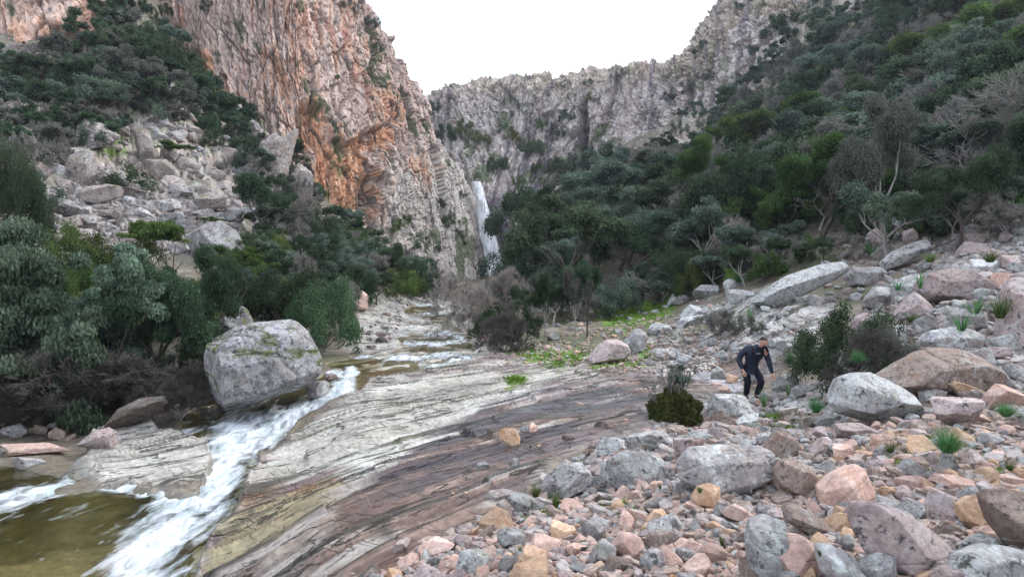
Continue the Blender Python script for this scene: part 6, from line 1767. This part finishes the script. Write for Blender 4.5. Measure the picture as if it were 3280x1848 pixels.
#@@PERSON
def skin_obj(name, nodes, edges, mat, parent, levels=2, root=None):
    names = list(nodes)
    me = bpy.data.meshes.new(name)
    me.from_pydata([nodes[n][0] for n in names], [(names.index(a), names.index(b)) for a, b in edges], [])
    o = bpy.data.objects.new(name + '_tmp', me); COL.objects.link(o)
    md = o.modifiers.new('s', 'SKIN'); md.use_smooth_shade = True
    sv = me.skin_vertices[0].data
    for i, n in enumerate(names):
        r = nodes[n][1]; sv[i].radius = (r, r) if not hasattr(r, '__len__') else r
        sv[i].use_root = (n == (root or names[0]))
    s2 = o.modifiers.new('b', 'SUBSURF'); s2.levels = levels; s2.render_levels = levels
    dg = bpy.context.evaluated_depsgraph_get(); dg.update()
    m2 = bpy.data.meshes.new_from_object(o.evaluated_get(dg)); m2.name = name
    m2.materials.clear(); m2.materials.append(mat)
    bpy.data.objects.remove(o)
    for p in m2.polygons: p.use_smooth = True
    return link(name, m2, parent)
skin = mat_plain('skin', (.50, .28, .20), .55, .12, 30, .1, .4)
navy = mat_plain('navy_jacket', (.010, .016, .036), .6, .3, 14, .5, .4)
black = mat_plain('black_cloth', (.007, .008, .012), .8, .4, 22, .4, .25)
denim = mat_plain('dark_trousers', (.009, .011, .022), .85, .35, 26, .4, .2)
hairm = mat_plain('dark_hair', (.012, .010, .009), .6, .4, 60, .6, .4)
bootm = mat_plain('dark_boots', (.02, .018, .016), .7, .3, 30, .3, .3)
PD = 17.5
pf = unproj(750, 392 + .15 * F / PD, PD)
per = link('person', None, None, pf)
tag(per, 'hiker in dark navy jacket and trousers bent forward and looking down on the slab', 'person')
J = dict(pelvis=(.02,.05,.82), spine=(.05,-.04,1.02), chest=(.09,-.14,1.20), neck=(.15,-.22,1.36), shR=(-.14,-.14,1.31), shL=(.32,-.16,1.29), elR=(-.32,-.06,1.04), elL=(.41,-.22,1.0), wrR=(-.25,-.18,.76), wrL=(.47,-.32,.66),
 hipR=(-.09,.05,.76), hipL=(.14,.04,.77), knR=(-.10,-.12,.44), knL=(.22,-.22,.46), anR=(-.10,.02,.09), anL=(.13,-.10,.10), toR=(-.12,-.16,.03), toL=(.15,-.27,.03))
body = {k: (v, r) for k, v, r in [('pelvis', J['pelvis'], .12), ('spine', J['spine'], .12), ('chest', J['chest'], .13), ('neck', J['neck'], .055), ('throat', (.19,-.29,1.42), .052), ('jaw', (.225,-.345,1.455), .068), ('skull', (.245,-.345,1.535), .092), ('top', (.25,-.335,1.585), .07), ('nose', (.262,-.455,1.475), .012),
 ('shR', J['shR'], .06), ('shL', J['shL'], .06), ('elR', J['elR'], .042), ('elL', J['elL'], .042), ('wrR', J['wrR'], .027), ('wrL', J['wrL'], .027),
 ('paR', (-.225,-.21,.69), .034), ('paL', (.49,-.35,.595), .034), ('hipR', J['hipR'], .09), ('hipL', J['hipL'], .09), ('knR', J['knR'], .055), ('knL', J['knL'], .055), ('anR', J['anR'], .04), ('anL', J['anL'], .04), ('toR', J['toR'], .035), ('toL', J['toL'], .035)]}
ed = [('pelvis','spine'),('spine','chest'),('chest','neck'),('neck','throat'),('throat','jaw'),('jaw','skull'),('skull','top'),('jaw','nose'),('chest','shR'),('chest','shL'),('shR','elR'),('shL','elL'),('elR','wrR'),('elL','wrL'),('wrR','paR'),('wrL','paL'),('pelvis','hipR'),('pelvis','hipL'),('hipR','knR'),('hipL','knL'),('knR','anR'),('knL','anL'),('anR','toR'),('anL','toL')]
for side, pa, dr in (('R', (-.225,-.21,.69), (.25,-.15,-.95)), ('L', (.49,-.35,.595), (.25,-.2,-.95))):
    for i, (off, L) in enumerate([(-.026,.062),(-.009,.075),(.009,.072),(.026,.055)]):
        a = f'f{side}{i}a'; b_ = f'f{side}{i}b'; c_ = f'f{side}{i}c'
        base = Vector(pa) + Vector((off, off * .3, -.03))
        body[a] = (tuple(base), .010); body[b_] = (tuple(base + Vector(dr) * L * .55), .0095); body[c_] = (tuple(base + Vector(dr) * L * .9 + Vector((.012, -.02, 0))), .008)
        ed += [('pa' + side, a), (a, b_), (b_, c_)]
    s_ = 1 if side == 'R' else -1
    body['t1' + side] = (tuple(Vector(pa) + Vector((.038 * s_, -.01, .0))), .012); body['t2' + side] = (tuple(Vector(pa) + Vector((.058 * s_, -.03, -.045))), .009)
    ed += [('pa' + side, 't1' + side), ('t1' + side, 't2' + side)]
skin_obj('body', body, ed, skin, per)
jk = {'hem': ((.02,.05,.70), (.215,.18)), 'pelvis': (J['pelvis'], (.19,.17)), 'spine': (J['spine'], (.22,.17)), 'chest': (J['chest'], (.235,.18)), 'collar': ((.13,-.20,1.345), .11), 'collar2': ((.18,-.27,1.41), .088), 'shR': (J['shR'], .10), 'shL': (J['shL'], .10), 'mR': ((-.25,-.09,1.18), .09), 'mL': ((.37,-.19,1.15), .09), 'elR': (J['elR'], .078), 'elL': (J['elL'], .078), 'fR': ((-.29,-.12,.9), .068), 'fL': ((.44,-.27,.83), .068), 'wrR': ((-.255,-.175,.775), .043), 'wrL': ((.466,-.312,.68), .043)}
je = [('hem','pelvis'),('pelvis','spine'),('spine','chest'),('chest','collar'),('collar','collar2'),('chest','shR'),('chest','shL'),('shR','mR'),('mR','elR'),('elR','fR'),('fR','wrR'),('shL','mL'),('mL','elL'),('elL','fL'),('fL','wrL')]
skin_obj('jacket', jk, je, navy, per, root='pelvis')
tr_ = {'pelvis': ((.02,.05,.80), .145), 'hipR': (J['hipR'], .105), 'hipL': (J['hipL'], .105), 'tR': ((-.10,-.04,.6), .108), 'tL': ((.19,-.1,.62), .108), 'knR': (J['knR'], .09), 'knL': (J['knL'], .094), 'cR': ((-.10,-.06,.26), .085), 'cL': ((.18,-.16,.28), .085), 'anR': ((-.10,.01,.10), .08), 'anL': ((.135,-.10,.11), .08)}
skin_obj('trousers', tr_, [('pelvis','hipR'),('pelvis','hipL'),('hipR','tR'),('tR','knR'),('knR','cR'),('cR','anR'),('hipL','tL'),('tL','knL'),('knL','cL'),('cL','anL')], denim, per)
for sd_ in 'RL':
    an, to = Vector(J['an' + sd_]), Vector(J['to' + sd_])
    skin_obj('boot', {'a': (tuple(an + Vector((0, .02, .06))), .055), 'b': (tuple(an + Vector((0, .02, -.03))), .055), 'c': (tuple(to + Vector((0, .06, .02))), .052), 'd': (tuple(to), .042)}, [('a','b'),('b','c'),('c','d')], bootm, per)
# hair: a cap over the back and top of the skull
D_, Fc_ = ICO[4]
P = D_ * np.array([.098, .112, .098]) * (1 + .05 * fbm(D_[:, 0] * 5, D_[:, 1] * 5, D_[:, 2] * 5, 3, 5))[:, None]
tl = Euler((R(28), 0, R(12))).to_matrix()
keep = (D_[:, 2] > -.05 + D_[:, 1] * -.75 - .0)
kf_ = keep[Fc_].all(1)
P = P @ np.array(tl).T + np.array([.245, -.325, 1.545])
us = np.unique(Fc_[kf_]); rm = -np.ones(len(P), int); rm[us] = np.arange(len(us))
link('hair', mesh_np('hair', P[us], rm[Fc_[kf_]], hairm), per)
for dx in (-.03, .034):
    P = D_[:] * .011 + np.array([.252 + dx, -.432 + abs(dx) * .2, 1.505]); link('eye', mesh_np('eye', P, Fc_, black), per)
for dx in (-.095, .09):
    P = D_[:] * np.array([.014, .022, .032]) + np.array([.245 + dx, -.34, 1.50]); link('ear', mesh_np('ear', P, Fc_, skin), per)
P = D_ * np.array([.026, .01, .006]) + np.array([.245, -.425, 1.437]); link('mouth', mesh_np('mouth', P, Fc_, mat_plain('lips', (.35, .13, .11), .6, .1)), per)
bp = np.sign(D_) * np.abs(D_) ** .6 * np.array([.15, .09, .23]); tl = np.array(Euler((R(24), 0, 0)).to_matrix())
pk = link('backpack', mesh_np('backpack', bp @ tl.T + np.array([.07, .10, 1.14]), Fc_, black), per)
for sx in (-.02, .25):
    V1, F1 = tubes([((sx, -.06, 1.40), (sx - .01, -.22, 1.385), .017, .017), ((sx - .01, -.22, 1.385), (sx - .01, -.305, 1.25), .017, .017), ((sx - .01, -.305, 1.25), (sx - .03, -.24, 1.05), .017, .014)], 6)
    link('strap', mesh_np('strap', V1, F1, black), pk)
V1, F1 = tubes([((.05, -.30, 1.20), (.16, -.30, 1.20), .008, .008), ((.09, -.312, 1.20), (.115, -.312, 1.20), .013, .013)], 6)
link('chest_buckle', mesh_np('chest_buckle', V1, F1, mat_plain('grey_plastic', (.35, .36, .38), .4, .1)), pk)

# ------------------------------------------------------------------ labels of look-alikes: add each one's place in its row
ORD = ['leftmost', 'second from left', 'third from left', 'fourth from left', 'fifth from left', 'sixth from left', 'seventh from left', 'eighth from left', 'ninth from left', 'tenth from left', 'eleventh from left', 'twelfth from left']
by = {}
for o, u in PENDING: by.setdefault(o['label'], []).append((u, o))
for lb, lst in by.items():
    if 1 < len(lst) <= 12:
        lst.sort(key=lambda q: q[0])
        for k, (u, o) in enumerate(lst):
            o['label'] = f"{lb}, {ORD[k] if k < len(lst) - 1 else 'rightmost'} of {len(lst)}"
            if len(o['label'].split()) > 16: o['label'] = ' '.join(lb.split()[1:]) + o['label'][len(lb):]

# ------------------------------------------------------------------ air
hv = np.array([[x, y, z] for x in (-330, 330) for y in (-60, 300) for z in (-20, 215)], float)
hf = np.array([[0, 1, 3, 2], [4, 6, 7, 5], [0, 4, 5, 1], [2, 3, 7, 6], [0, 2, 6, 4], [1, 5, 7, 3]])
m, t = new_mat('haze')
pv = nd(t, "ShaderNodeVolumePrincipled"); o = nd(t, "ShaderNodeOutputMaterial")
pv.inputs['Color'].default_value = (.80, .88, 1, 1); pv.inputs['Density'].default_value = .00022; pv.inputs['Anisotropy'].default_value = .2
t.links.new(pv.outputs[0], o.inputs['Volume'])
struct(link('haze', mesh_np('haze', hv, hf, m, False)), 'stuff')
